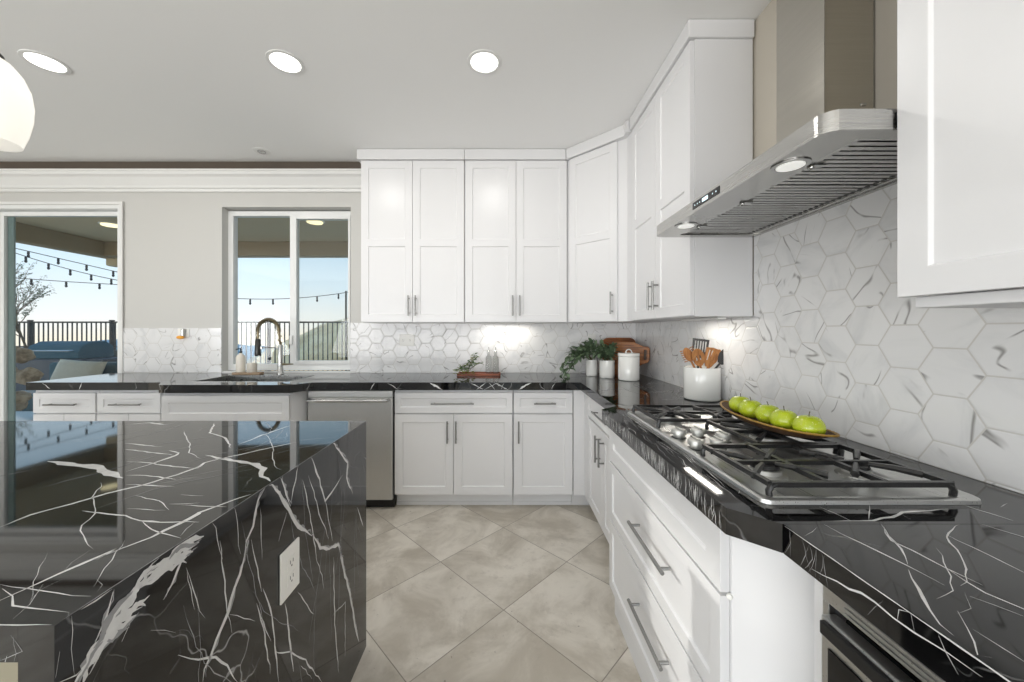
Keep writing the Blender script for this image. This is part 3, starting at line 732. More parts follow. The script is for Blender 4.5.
# sink cabinet stands forward, angled ends
t = thing('sink_cabinet', 'white sink base cabinet standing forward of the run under the window', 'cabinet', (-2.448, 2.52, 0), local=True)
mb = MB()
W = 1.045
mb.prism([(0, 0.12), (0.105, 0.0), (W - 0.06, 0.0), (W, 0.12), (W, 0.66), (0, 0.66)], 0.1, 0.64); mb.prism([(0, 0.12), (0.105, 0.0), (W - 0.06, 0.0), (W, 0.12), (W, 0.14), (0, 0.14)], 0.64, 0.858)
mb.build('carcass', M['carcass'], t, bevel=0.001)
mb = MB(); mb.box(0.1, W - 0.1, 0.06, 0.64, 0.001, 0.0995); mb.build('toe_kick', M['carcass'], t)
mb = MB(); shaker(mb, 0.108, W - 0.063, 0.665, 0.838, -0.0005, fr=0.05); mb.build('front_panel', M['cabinet'], t, bevel=0.0012)
for (a, b, hx) in ((0.108, 0.543, 0.505), (0.547, W - 0.063, 0.585)):
    mb = MB(); shaker(mb, a, b, 0.105, 0.657, -0.0005); d = mb.build('door', M['cabinet'], t, bevel=0.0012); pull(d, 'v', hx, 0.46, 0.62, -0.02)
# dishwasher
t = thing('dishwasher', 'stainless steel dishwasher with a bar handle under the back counter', 'dishwasher', (-1.391, 2.60, 0), local=True)
mb = MB(); mb.box(0, 0.603, 0.03, 0.58, 0.105, 0.855); mb.build('tub', M['dark_metal'], t)
mb = MB(); mb.box(0.0, 0.603, 0.0, 0.028, 0.075, 0.80); mb.build('door', M['steel_h'], t, bevel=0.004)
mb = MB(); mb.box(0.0, 0.603, 0.002, 0.028, 0.803, 0.852); mb.build('control_strip', M['steel_h'], t, bevel=0.003)
mb = MB(); mb.tube([(0.012, -0.004, 0.79), (0.02, -0.036, 0.79), (0.05, -0.042, 0.79), (0.54, -0.042, 0.79), (0.572, -0.036, 0.79), (0.58, -0.004, 0.79)], 0.011, 12); mb.build('handle', M['chrome'], t)
mb = MB(); mb.box(0.0, 0.603, 0.05, 0.07, 0.002, 0.104); mb.build('toe_kick', M['black'], t)
# base cabinets right of the dishwasher
cabinet('base_cabinet', 'white two-door base cabinet with a wide drawer right of the dishwasher', (-0.782, BY), 0, 0.853, 0.1, 0.858, 0.54,
        [('drawer', 0.004, 0.849, 0.69, 0.838, ('h', 0.27, 0.575, 0.762)), ('door', 0.004, 0.4245, 0.105, 0.682, ('v', 0.385, 0.482, 0.638)), ('door', 0.4285, 0.849, 0.105, 0.682, ('v', 0.447, 0.482, 0.638))], toe=0.1)
cabinet('base_cabinet', 'white single-door base cabinet with one drawer, last before the inner corner', (0.075, BY), 0, 0.43, 0.1, 0.858, 0.54,
        [('drawer', 0.004, 0.424, 0.69, 0.838, ('h', 0.145, 0.30, 0.762)), ('door', 0.004, 0.424, 0.105, 0.682, ('v', 0.036, 0.482, 0.638))], toe=0.1)
# right run (local x runs towards the camera)
RX = 0.605
t = cabinet('corner_base_cabinet', 'white corner base cabinet with one drawer and two doors right of the inner corner', (RX, 2.635), -PI / 2, 0.975, 0.1, 0.858, 0.55,
        [('drawer', 0.13, 0.83, 0.70, 0.838, ('h', 0.36, 0.66, 0.775)), ('door', 0.13, 0.478, 0.105, 0.685, ('v', 0.44, 0.49, 0.65)), ('door', 0.482, 0.83, 0.105, 0.685, ('v', 0.52, 0.49, 0.65))], toe=0.1)
mb = MB(); mb.box(-0.0005, 0.124, -0.02, 0.0, 0.1, 0.858); mb.box(-0.004, 0.016, -0.0985, -0.0205, 0.1, 0.858); mb.build('filler', M['carcass'], t)
mb = MB(); mb.box(-0.060, -0.050, -0.0985, 0.05, 0.001, 0.0995); mb.build('toe_kick', M['carcass'], t)
t = cabinet('cooktop_cabinet', 'white deep-drawer base cabinet standing forward under the gas cooktop', (0.502, 1.655), -PI / 2, 0.847, 0.12, 0.858, 0.65,
        [('panel', 0.0, 0.845, 0.70, 0.845), ('drawer', 0.0, 0.845, 0.437, 0.692, ('h', 0.345, 0.625, 0.595)), ('drawer', 0.0, 0.845, 0.13, 0.429, ('h', 0.345, 0.615, 0.315))],
        carc=[(0, 0.847, 0.001, 0.65, 0.12, 0.858)])
mb = MB(); mb.prism([(0.851, 0.0), (0.950, 0.128), (0.950, 0.64), (0.851, 0.64)], 0.001, 0.858); mb.build('angled_side_panel', M['carcass'], t, bevel=0.001)
mb = MB(); mb.box(0.0, 0.85, 0.004, 0.60, 0.001, 0.1195); mb.build('toe_kick', M['carcass'], t)
mb = MB(); mb.ball((0.85, -0.002, 0.695), 0.007, 8); mb.build('bumper', M['plastic_white'], t)
# near cabinet holding the built-in microwave
t = thing('microwave_cabinet', 'white base cabinet around the built-in microwave in the lower right corner', 'cabinet', (0.56, 0.657, 0), -PI / 2, local=True)
mb = MB()
mb.box(0, 0.020, 0, 0.55, 0.1, 0.858); mb.box(0.715, 1.0, 0, 0.55, 0.1, 0.858); mb.box(0.035, 0.715, 0, 0.55, 0.1, 0.40); mb.box(0.035, 0.715, 0.5, 0.55, 0.40, 0.858)
mb.build('carcass', M['carcass'], t, bevel=0.001)
mb = MB(); shaker(mb, 0.03, 0.72, 0.11, 0.37); d = mb.build('drawer', M['cabinet'], t, bevel=0.0012); pull(d, 'h', 0.25, 0.5, 0.25, -0.02)
mb = MB(); mb.box(0, 1.0, 0.05, 0.5, 0.001, 0.0995); mb.build('toe_kick', M['carcass'], t)
t = thing('microwave_oven', 'built-in stainless microwave oven with louvred trim below the near counter', 'microwave', (0.56, 0.657, 0), -PI / 2, local=True)
mb = MB(); mb.box(0.05, 0.70, 0.01, 0.45, 0.42, 0.80); mb.build('body', M['dark_metal'], t)
mb = MB()
mb.box(0.022, 0.71, -0.004, 0.008, 0.815, 0.853); mb.box(0.022, 0.034, -0.004, 0.008, 0.405, 0.815); mb.box(0.69, 0.71, -0.004, 0.008, 0.405, 0.815); mb.box(0.034, 0.69, -0.004, 0.008, 0.405, 0.44)
f = mb.build('trim_frame', M['steel_h'], t, bevel=0.001)
mb = MB()
for k in range(4):
    for (a, b) in ((0.065, 0.20), (0.215, 0.45), (0.465, 0.69)): mb.box(a, b, -0.0085, -0.0045, 0.8185 + k * 0.0085, 0.8235 + k * 0.0085)
mb.build('louvre', M['steel_h'], f, bevel=0.0008)
mb = MB(); mb.box(0.036, 0.687, -0.02, 0.006, 0.447, 0.80); d = mb.build('door', M['steel_h'], t, bevel=0.003)
mb = MB(); mb.box(0.052, 0.50, -0.0225, -0.0203, 0.48, 0.755); mb.build('window', M['black_glass'], d, bevel=0.001)
mb = MB(); mb.box(0.045, 0.685, -0.030, -0.0203, 0.775, 0.797); mb.build('handle', M['black'], d, bevel=0.002)
mb = MB(); mb.box(0.52, 0.68, -0.0225, -0.0203, 0.48, 0.755); mb.build('control_panel', M['black'], d)

# upper cabinets
def upper(name, label, x0, x1, y, z0=1.352, z1=2.632, depth=0.305, rz=0, hz=(1.40, 1.56), hx=None):
    w = x1 - x0; m_ = w / 2
    t = cabinet(name, label, (x0, y), rz, w, z0 - 0.004, z1 + 0.004, depth,
            [('door', 0.004, m_ - 0.0015, z0, z1, ('v', m_ - 0.028, hz[0], hz[1]), (1.98,)), ('door', m_ + 0.0015, w - 0.004, z0, z1, ('v', m_ + 0.028, hz[0], hz[1]), (1.98,))])
    return t
UY = 2.915
t = upper('wall_cabinet', 'tall white two-door wall cabinet nearest the window, left of the other pair', -1.13, -0.306, UY, depth=0.272)
mb = MB(); mb.box(-0.024, 0.8235, -0.034, 0.27, 2.637, 2.718); mb.build('crown_riser', M['carcass'], t, bevel=0.003)
t = upper('wall_cabinet', 'tall white two-door wall cabinet above the small tray, beside the corner cabinet', -0.304, 0.51, UY, depth=0.272)
mb = MB(); mb.box(0, 0.80, -0.034, 0.27, 2.637, 2.718); mb.build('crown_riser', M['carcass'], t, bevel=0.003)
# diagonal corner cabinet
t = thing('corner_wall_cabinet', 'tall white diagonal wall cabinet filling the corner above the potted plants', 'cabinet', (0.53, 2.905, 0), -PI / 4, local=True)
# local frame: x along the face (to the right/near), y into the corner
LW = 0.478; c45 = math.sqrt(0.5)
def loc45(X_, Y_):
    dx, dy = X_ - 0.53, Y_ - 2.905
    return (dx * c45 - dy * c45, dx * c45 + dy * c45)
mb = MB(); pts = [loc45(0.512, 2.922), loc45(0.873, 2.562), loc45(0.878, 2.47), loc45(1.158, 2.47), loc45(1.158, 3.188), loc45(0.512, 3.188)]
mb.prism(pts, 1.348, 2.636); mb.build('carcass', M['carcass'], t, bevel=0.001)
mb = MB(); shaker(mb, 0.012, LW - 0.062, 1.352, 2.632, 0.0, rails=(1.98,)); d = mb.build('door', M['cabinet'], t, bevel=0.0012); pull(d, 'v', LW - 0.095, 1.40, 1.56, -0.02)
mb = MB(); mb.prism([loc45(0.50, 2.882), loc45(0.842, 2.54), loc45(0.842, 2.49), loc45(1.158, 2.49), loc45(1.158, 3.188), loc45(0.50, 3.188)], 2.637, 2.718); mb.build('crown_riser', M['carcass'], t, bevel=0.003)
# right wall cabinet before the hood
t = thing('wall_cabinet', 'tall white two-door wall cabinet between the corner cabinet and the range hood', 'cabinet', (0.89, 2.467, 0), -PI / 2, local=True)
mb = MB(); mb.box(0, 0.772, 0.001, 0.27, 1.348, 2.636); mb.build('carcass', M['carcass'], t, bevel=0.001)
for (a, b, hx) in ((0.004, 0.384, 0.352), (0.388, 0.768, 0.420)):
    mb = MB(); shaker(mb, a, b, 1.352, 2.632, rails=(1.98,)); d = mb.build('door', M['cabinet'], t, bevel=0.0012); pull(d, 'v', hx, 1.40, 1.56, -0.02)
mb = MB(); mb.box(0, 0.785, -0.034, 0.27, 2.637, 2.718); mb.build('crown_riser', M['carcass'], t, bevel=0.003)
# near wall cabinet
t = thing('wall_cabinet', 'white wall cabinet in the near upper right corner, on the camera side of the hood', 'cabinet', (0.865, 0.783, 0), -PI / 2, local=True)
mb = MB(); mb.box(0, 1.3, 0.001, 0.295, 1.356, 2.636); mb.build('carcass', M['carcass'], t, bevel=0.001)
for (a, b, hx) in ((0.0, 0.43, 0.39), (0.434, 0.864, 0.47), (0.868, 1.3, 1.25)):
    mb = MB(); shaker(mb, a, b, 1.352, 2.632, rails=(2.02,)); d = mb.build('door', M['cabinet'], t, bevel=0.0012); pull(d, 'v', hx, 1.42, 1.58, -0.02)
mb = MB(); mb.box(0.012, 1.3, 0.004, 0.27, 1.328, 1.3515); mb.build('light_rail', M['carcass'], t, bevel=0.003)
mb = MB(); mb.box(0, 1.3, -0.034, 0.27, 2.637, 2.718); mb.build('crown_riser', M['carcass'], t, bevel=0.003)

# ---------------------------------------------------------------- countertop
CT, CB = 0.915, 0.860
ct = thing('countertop', 'L-shaped black marble countertop with white veins along the window wall and under the cooktop', 'countertop', (0.8, 2.9, CB))
outline = [(-3.30, 3.19), (-3.30, 3.17), (-3.385, 3.17), (-3.385, 2.59), (-2.43, 2.59), (-2.33, 2.47), (-1.44, 2.47), (-1.35, 2.59), (0.55, 2.59), (0.55, 1.775), (0.46, 1.70), (0.46, 0.754), (0.5285, 0.6905), (1.16, 0.6905), (1.16, 3.19)]
SK = (-2.25, -1.55, 2.62, 3.00)
sink_hole = [(SK[0], SK[2]), (SK[1], SK[2]), (SK[1], SK[3]), (SK[0], SK[3])]
mb = MB(); mb.prism(outline, CB, CT, 0, holes=[sink_hole])
VV = lambda L, pl, clip=None, wmul=1.0, mi=1: [ribbon(mb, pl, p, min(w * wmul, 0.03), mi, clip=clip) for w, p in L]
VV(FAR_TOP, ('z', CT), (0.53, 1.155, 0.70, 3.1))
rnd = random.Random(3)
for k in range(240):   # streaks on the cooktop front edge
    y = 0.77 + 0.9 * rnd.random(); z = CT - rnd.choice((0.001, 0.001, 0.015, 0.025)); l = rnd.uniform(0.025, 0.054)
    ribbon(mb, ('x', 0.46, -1), [(y, z), (y + rnd.uniform(-0.004, 0.004), z - l * 0.5), (y + rnd.uniform(-0.010, 0.010), max(CB + 0.001, z - l))], rnd.uniform(0.0018, 0.0060), 1 if rnd.random() < 0.85 else 2, sub=0.01, seed=k)
for k in range(34):   # drawn-out veins on the strip in front of the cooktop
    y = 0.78 + 0.8 * rnd.random(); x = 0.468 + 0.07 * rnd.random(); q = [(x, y)]
    for j in range(4): q.append((q[-1][0] + rnd.uniform(-0.004, 0.010), q[-1][1] + 0.035))
    ribbon(mb, ('z', CT), q, rnd.uniform(0.0015, 0.0045), 2 if rnd.random() < 0.7 else 1, seed=k, clip=(0.465, 0.544, 0.77, 1.69))
for k in range(16):   # diagonal veins on the back run's front edge
    x = -3.3 + 3.8 * rnd.random()
    if -2.42 < x < -1.3: continue
    s = rnd.choice((-1, 1)) * rnd.uniform(0.02, 0.12)
    ribbon(mb, ('y', 2.59, -1), [(x, CB + 0.002), (x + s * 0.5, CB + 0.03), (x + s, CT - 0.002)], rnd.uniform(0.002, 0.009), 1, sub=0.012, seed=k)
for p, w in (([(-0.52, CT - 0.002), (-0.46, CB + 0.02), (-0.43, CB + 0.002)], 0.016), ([(0.20, CT - 0.002), (0.15, CB + 0.03), (0.11, CB + 0.002)], 0.013)):
    ribbon(mb, ('y', 2.59, -1), p, w, 1, sub=0.012)
for k in range(26):   # veins over the back run's top
    x = -3.2 + 4.2 * rnd.random(); y = rnd.uniform(2.62, 3.1); q = [(x, y)]
    if SK[0] - 0.25 < x < SK[1] + 0.2: continue
    a = rnd.uniform(0, PI)
    for j in range(5):
        a += rnd.uniform(-0.6, 0.6); q.append((q[-1][0] + 0.07 * math.cos(a), min(3.18, max(2.6, q[-1][1] + 0.07 * math.sin(a)))))
    ribbon(mb, ('z', CT), q, rnd.uniform(0.002, 0.006), rnd.choice((1, 2)), seed=k)
for k in range(30):   # veins over the right run's top between corner and cooktop
    x = rnd.uniform(0.56, 1.1); y = rnd.uniform(1.7, 2.6); q = [(x, y)]; a = rnd.uniform(0.2, 1.2)
    for j in range(5):
        a += rnd.uniform(-0.5, 0.5); q.append((min(1.15, q[-1][0] + 0.05 * math.cos(a)), min(3.18, q[-1][1] + 0.06 * math.sin(a))))
    ribbon(mb, ('z', CT), q, rnd.uniform(0.0015, 0.005), rnd.choice((1, 2)), seed=k, clip=(0.47, 1.15, 1.62, 3.15))
mb.build('slab', [M['marble'], M['vein'], M['vein_soft']], ct, merge=False)
mb = MB(); mb.prism([(0.5295, 0.6885), (0.5295, -0.95), (1.16, -0.95), (1.16, 0.6885)], CB, CT + 0.0005, 0)
VV(NEAR_TOP, ('z', CT + 0.0005), (0.5295, 1.155, -0.9, 0.688))
VV(NEAR_EDGE, ('x', 0.5295, -1), (-0.9, 0.688, CB + 0.001, CT))
for k in range(9):
    y = 0.60 + 0.085 * rnd.random()
    ribbon(mb, ('x', 0.5295, -1), [(y, CT - 0.003), (y + rnd.uniform(-0.012, 0.012), CB + 0.03), (y + rnd.uniform(-0.02, 0.02), CB + 0.003)], rnd.uniform(0.0008, 0.002), 2, sub=0.01, seed=k, clip=(-0.9, 0.688, CB, CT))
ribbon(mb, ('x', 0.5295, -1), [(0.685, CT - 0.0012), (0.4, CT - 0.0012), (-0.3, CT - 0.0012)], 0.0022, 1, jitter=0, seed=1)  # painted glint along the front edge, where the bevel catches light
mb.build('slab', [M['marble'], M['vein'], M['vein_soft']], ct, merge=False)

# sink, faucet
t = thing('sink', 'undermount stainless steel sink in the back counter under the window', 'sink', ((SK[0] + SK[1]) / 2, 2.81, 0.68))
a, b, c, d = SK; e = 0.004
mb = MB()
mb.box(a - 0.01, a + e, c - 0.01, d + 0.01, 0.68, 0.8595); mb.box(b - e, b + 0.01, c - 0.01, d + 0.01, 0.68, 0.8595)
mb.box(a + e, b - e, c - 0.01, c + e, 0.68, 0.8595); mb.box(a + e, b - e, d - e, d + 0.01, 0.68, 0.8595); mb.box(a - 0.01, b + 0.01, c - 0.01, d + 0.01, 0.67, 0.68)
mb.box(a - 0.0005, a + 0.012, c, d, 0.860, 0.9165); mb.box(b - 0.012, b + 0.0005, c, d, 0.860, 0.9165); mb.box(a, b, c - 0.0005, c + 0.012, 0.860, 0.9165); mb.box(a, b, d - 0.012, d + 0.0005, 0.860, 0.9165)
mb.build('basin', M['steel_sink'], t)
mb = MB(); mb.lathe([(0.045, 0.6805), (0.045, 0.684), (0.03, 0.684), (0.028, 0.682)], 20, mat=T(t=((a + b) / 2, 2.81, 0))); mb.build('drain', M['chrome'], t)
fx, fy = -1.875, 3.075
t = thing('faucet', 'tall spring-neck pull-down faucet behind the sink', 'faucet', (fx, fy, CT))
mb = MB(); mb.lathe([(0.028, CT + 0.0005), (0.028, CT + 0.012), (0.023, CT + 0.018), (0.021, CT + 0.10), (0.019, CT + 0.23), (0.014, CT + 0.25), (0.012, CT + 0.252)], 20, mat=T(t=(fx, fy, 0))); mb.build('body', M['chrome'], t)
arc = [(fx, fy, CT + 0.24)]
for k in range(15):
    an = PI * k / 14; arc.append((fx - 0.075 + 0.075 * math.cos(an), fy - 0.02 - 0.02 * (1 - math.cos(an)), CT + 0.36 + 0.10 * math.sin(an)))
arc += [(fx - 0.15, fy - 0.06, CT + 0.30)]
mb = MB(); mb.tube(arc, 0.008, 10); nk = mb.build('neck', M['brass'], t)
mb = MB(); hel = []; turns = 34
tot = len(arc) - 1
for i in range(turns * 8 + 1):
    u = i / (turns * 8) * tot; k = min(int(u), tot - 1); f = u - k
    p = Vector(arc[k]).lerp(Vector(arc[k + 1]), f); tt = (Vector(arc[k + 1]) - Vector(arc[k])).normalized(); s = tt.cross(Vector((0, 1, 0.2))).normalized(); q = s.cross(tt)
    an = 2 * PI * i / 8; hel.append(p + (s * math.cos(an) + q * math.sin(an)) * 0.015)
mb.tube(hel, 0.0032, 5); mb.build('spring', M['brass'], nk)
mb = MB(); mb.lathe([(0.012, 0), (0.02, -0.01), (0.022, -0.10), (0.026, -0.135), (0.024, -0.14)], 18, mat=T(t=(fx - 0.15, fy - 0.06, CT + 0.30))); mb.build('spray_head', M['dark_metal'], t)
mb = MB(); mb.tube([(fx, fy, CT + 0.21), (fx - 0.05, fy - 0.02, CT + 0.225), (fx - 0.125, fy - 0.05, CT + 0.225)], 0.005, 8); mb.tube([(fx - 0.128 + 0.0 * k, fy - 0.05, CT + 0.215 + 0.01 * k) for k in range(3)], 0.01, 8); mb.build('docking_arm', M['chrome'], t)
mb = MB(); mb.tube([(fx + 0.018, fy, CT + 0.085), (fx + 0.04, fy, CT + 0.085), (fx + 0.11, fy - 0.005, CT + 0.087)], 0.006, 8, rads=[0.010, 0.008, 0.004]); mb.build('lever', M['brass'], t)
# soap set behind the sink
sx0 = -2.23
t = thing('serving_board', 'flat taupe board under the white soap set beside the faucet', 'board', (-2.13, 3.06, CT))
mb = MB(); mb.prism([(-2.26 + 0.24 * u, 3.03 + 0.065 * v) for u, v in ((0.04, 0), (0.96, 0), (1, 0.15), (1, 0.85), (0.96, 1), (0.04, 1), (0, 0.85), (0, 0.15))], CT + 0.001, CT + 0.019); mb.build('board_top', M['towel'], t, bevel=0.003)

for x in (-2.24, -2.07): mb = MB(); mb.box(x, x + 0.03, 3.035, 3.09, CT + 0.0001, CT + 0.001); mb.build('foot', M['towel'], t)
zb = CT + 0.0195
t = thing('soap_dispenser', 'white soap pump bottle on the board left of the faucet', 'soap dispenser', (-2.20, 3.062, zb))
mb = MB(); mb.lathe([(0.030, zb), (0.034, zb + 0.004), (0.035, zb + 0.12), (0.031, zb + 0.138), (0.014, zb + 0.152), (0.012, zb + 0.160)], 24, mat=T(t=(-2.20, 3.062, 0))); mb.build('bottle', M['soap'], t)
mb = MB(); mb.lathe([(0.011, zb + 0.1605), (0.011, zb + 0.172), (0.004, zb + 0.174), (0.004, zb + 0.195)], 12, mat=T(t=(-2.20, 3.062, 0))); mb.tube([(-2.20, 3.062, zb + 0.195), (-2.205, 3.045, zb + 0.198), (-2.21, 3.02, zb + 0.190)], 0.0045, 8); mb.build('pump', M['dark_metal'], t)
t = thing('sponge_holder', 'squat white cup on the board between the soap bottle and the faucet', 'cup', (-2.11, 3.062, zb))
mb = MB(); mb.lathe([(0.034, zb), (0.037, zb + 0.004), (0.038, zb + 0.075), (0.034, zb + 0.078), (0.032, zb + 0.07), (0.03, zb + 0.01)], 24, mat=T(t=(-2.105, 3.062, 0))); mb.build('cup', M['soap'], t)

# ---------------------------------------------------------------- island
ix0, ix1, iy0, iy1 = -3.3, -0.555, 0.4515, 1.481
t = thing('kitchen_island', 'large black marble waterfall island with bold white veins in the left foreground', 'kitchen island', (-1.9, 0.97, 0))
mb = MB(); mb.box(ix0, ix1 - 0.0452, iy0, iy1, 0.87, 0.915); VV(ISLAND_TOP, ('z', 0.915), (ix0, ix1, iy0, iy1))
ribbon(mb, ('z', 0.915), [(-3.0, iy0 + 0.0015), (-1.2, iy0 + 0.0015), (-0.56, iy0 + 0.0015)], 0.003, 1, jitter=0, seed=4, clip=(ix0, ix1, iy0, iy1))  # painted glint along the island's near edge
ribbon(mb, ('z', 0.915), [(ix1 - 0.001, 0.46), (ix1 - 0.001, 0.9), (ix1 - 0.001, 1.47)], 0.0018, 2, jitter=0, seed=5, clip=(ix0, ix1, iy0, iy1))  # fainter painted glint along the waterfall edge
rnd = random.Random(12)
for k in range(16):
    x = rnd.uniform(-0.85, -0.6); z = rnd.uniform(0.875, 0.905)
    ribbon(mb, ('y', iy0, -1), [(x, z), (x + rnd.uniform(-0.04, 0.04), z - 0.02), (x + rnd.uniform(-0.06, 0.06), z - 0.035)], rnd.uniform(0.0008, 0.002), rnd.choice((1, 2)), sub=0.01, seed=k, clip=(ix0, ix1, 0.871, 0.914))
for k in range(26):  # fine cross veins over the top
    x = rnd.uniform(-2.0, -0.6); y = rnd.uniform(0.55, 1.4); q = [(x, y)]; a = rnd.choice((rnd.uniform(-0.3, 0.3), rnd.uniform(0.8, 1.4)))
    for j in range(6):
        a += rnd.uniform(-0.35, 0.35); q.append((q[-1][0] + 0.05 * math.cos(a), q[-1][1] + 0.05 * math.sin(a)))
    ribbon(mb, ('z', 0.915), q, rnd.uniform(0.0012, 0.003), 2, seed=k, clip=(ix0, ix1, iy0, iy1))
mb.build('top_slab', [M['marble'], M['vein'], M['vein_soft']], t, merge=False)
mb = MB(); mb.box(ix1 - 0.045, ix1, iy0, iy1, 0.001, 0.915)
cl = (iy0, iy1, 0.002, 0.914)
for w, p in ISLAND_SIDE:
    if w > 0.0175:      # the broad broken white streaks: bundles of ragged strips
        rr = random.Random(int(w * 1e5))
        W_ = min(w * 2.6, 0.055)
        for k in range(9):
            o_ = rr.uniform(-0.5, 0.5) * W_; q = [(a_ + o_ * 0.9 + rr.uniform(-.004, .004), b_ + o_ * 0.5 + rr.uniform(-.006, .006)) for a_, b_ in p]
            ribbon(mb, ('x', ix1, 1), q, W_ * rr.uniform(0.10, 0.34), 1 if k % 3 else 2, jitter=1.5, sub=0.008, clip=cl, seed=k + int(w * 1e4), lift=0.0004 + 0.00003 * k)
    else:
        ribbon(mb, ('x', ix1, 1), p, min(w, 0.011), 1, clip=cl)
        if w > 0.008: ribbon(mb, ('x', ix1, 1), [(a_ + 0.004, b_ + 0.002) for a_, b_ in p], 0.006, 2, jitter=1.5, sub=0.01, clip=cl, lift=0.00035, seed=3)
for k in range(22):
    y = rnd.uniform(0.5, 1.46); z = rnd.uniform(0.3, 0.9); q = [(y, z)]; a = -PI / 2 + rnd.uniform(-0.2, 0.5)
    for j in range(7): a += rnd.uniform(-0.2, 0.2); q.append((q[-1][0] + 0.04 * math.cos(a), q[-1][1] + 0.05 * math.sin(a)))
    ribbon(mb, ('x', ix1, 1), q, rnd.uniform(0.001, 0.002), 2, seed=k, clip=cl)
mb.build('waterfall_panel', [M['marble'], M['vein'], M['vein_soft']], t, merge=False)
mb = MB(); mb.box(-3.26, ix1 - 0.046, 0.76, 1.44, 0.1, 0.8695); mb.box(-3.24, ix1 - 0.046, 0.80, 1.38, 0.001, 0.1)
for k in range(4): shaker(mb, -3.24 + 0.655 * k, -3.24 + 0.655 * k + 0.64, 0.12, 0.855, 0.7595, t=0.018)
mb.build('cabinet_body', M['island_body'], t)
for k in range(4):  # unseen doors, added in white to brighten the dishwasher's reflection
    ad = MB(); x0 = -3.24 + 0.655 * k; shaker(ad, -x0 - 0.64, -x0, 0.12, 0.855, 0.0)
    for q_, v_ in enumerate(ad.v): ad.v[q_] = (-v_[0], 1.4405 - v_[1], v_[2])
    ad.build('door', M['cabinet'], t, bevel=0.0012)
def outlet(name, label, o, u, vdir, w, h, nrm, slots, kind='outlet', group=None):
    """wall plate: o centre, u horizontal unit vector, nrm outward"""
    o, u, nrm = Vector(o), Vector(u), Vector(nrm); up = Vector((0, 0, 1))
    R = Matrix((u, up, nrm)).transposed().to_4x4(); R.translation = o
    t = thing(name, label, kind, o, group=group)
    mb = MB(); mb.box(-w / 2, w / 2, -h / 2, h / 2, 0.0008, 0.006, mat=R); mb.build('cover_plate', M['plastic_white'], t, bevel=0.002)
    for (sx, sy) in slots:
        mb = MB(); mb.box(sx - 0.0165, sx + 0.0165, sy - 0.014, sy + 0.014, 0.0062, 0.008, mat=R)
        for dx in (-0.006, 0.006): mb.box(sx + dx - 0.001, sx + dx + 0.001, sy - 0.002, sy + 0.007, 0.0081, 0.0086, 1, mat=R)
        mb.box(sx - 0.002, sx + 0.002, sy - 0.010, sy - 0.006, 0.0081, 0.0086, 1, mat=R)
        mb.build('receptacle', [M['plastic_white'], M['slot']], t, merge=False)
    return t
outlet('electrical_outlet', 'white double outlet on the end panel of the black marble island', (ix1, 0.945, 0.662), (0, 1, 0), 1, 0.082, 0.125, (1, 0, 0), [(0, 0.02), (0, -0.02)])
outlet('electrical_outlet', 'white wall outlet on the tile under the wall cabinet nearest the window', (-0.84, 3.1905, 1.20), (1, 0, 0), 1, 0.13, 0.10, (0, -1, 0), [(-0.03, 0.0), (0.03, 0.0)])
outlet('light_switch', 'white switch plate on the tile behind the potted plants', (0.775, 3.1905, 1.19), (1, 0, 0), 1, 0.07, 0.12, (0, -1, 0), [(0, 0.0)], 'light switch')
t = outlet('electrical_outlet', 'wall outlet on the tile left of the window holding an amber night light', (-2.79, 3.1905, 1.265), (1, 0, 0), 1, 0.10, 0.07, (0, -1, 0), [(0.02, 0.01)])
t = thing('night_light', 'small grey plug-in night light with an amber base left of the window', 'night light', (-2.775, 3.17, 1.2))
mb = MB(); mb.box(-2.785, -2.765, 3.150, 3.181, 1.235, 1.30); mb.build('plug', M['chrome'], t, bevel=0.004)
mb = MB(); mb.ball((-2.80, 3.165, 1.225), 0.016, 14, sz=(2.0, 1.0, 0.95)); mb.build('glow_base', M['amber'], t)

# ---------------------------------------------------------------- range hood
t = thing('range_hood', 'stainless steel chimney range hood on the tiled wall above the cooktop', 'range hood', (1.165, 1.24, 1.714))
HZ0, HZ1 = 1.714, 1.757
def hood_outline(i=0.0, r=0.035):
    x0, x1, y0, y1 = 0.70 + i, 1.161, 0.787 + i, 1.690 - i; P = []
    for cx_, cy_, a0 in ((x0 + r, y0 + r, PI), ):
        P += [(cx_ + r * math.cos(a0 + k * PI / 12), cy_ + r * math.sin(a0 + k * PI / 12)) for k in range(7)]
    P += [(x1, y0), (x1, y1)]
    P += [(x0 + r + r * math.cos(PI / 2 + k * PI / 12), y1 - r + r * math.sin(PI / 2 + k * PI / 12)) for k in range(7)]
    return P
FX0, FX1, FY0, FY1 = 0.80, 1.145, 0.825, 1.655
hole = [(FX0, FY0), (FX0, FY1), (FX1, FY1), (FX1, FY0)]
mb = MB(); mb.prism(hood_outline(), HZ0, HZ0 + 0.012, holes=[hole]); mb.prism(hood_outline(), HZ0 + 0.0121, HZ1, holes=[[(FX0 - 0.0, FY0), (FX0, FY1), (FX1, FY1), (FX1, FY0)]], sm=False)
mb.prism(hood_outline(0.006), HZ1, HZ1 + 0.006)
can = mb.build('canopy', M['steel_hood'], t, merge=False)
for o_ in (can,):
    pass
L3 = (FY1 - FY0) / 3
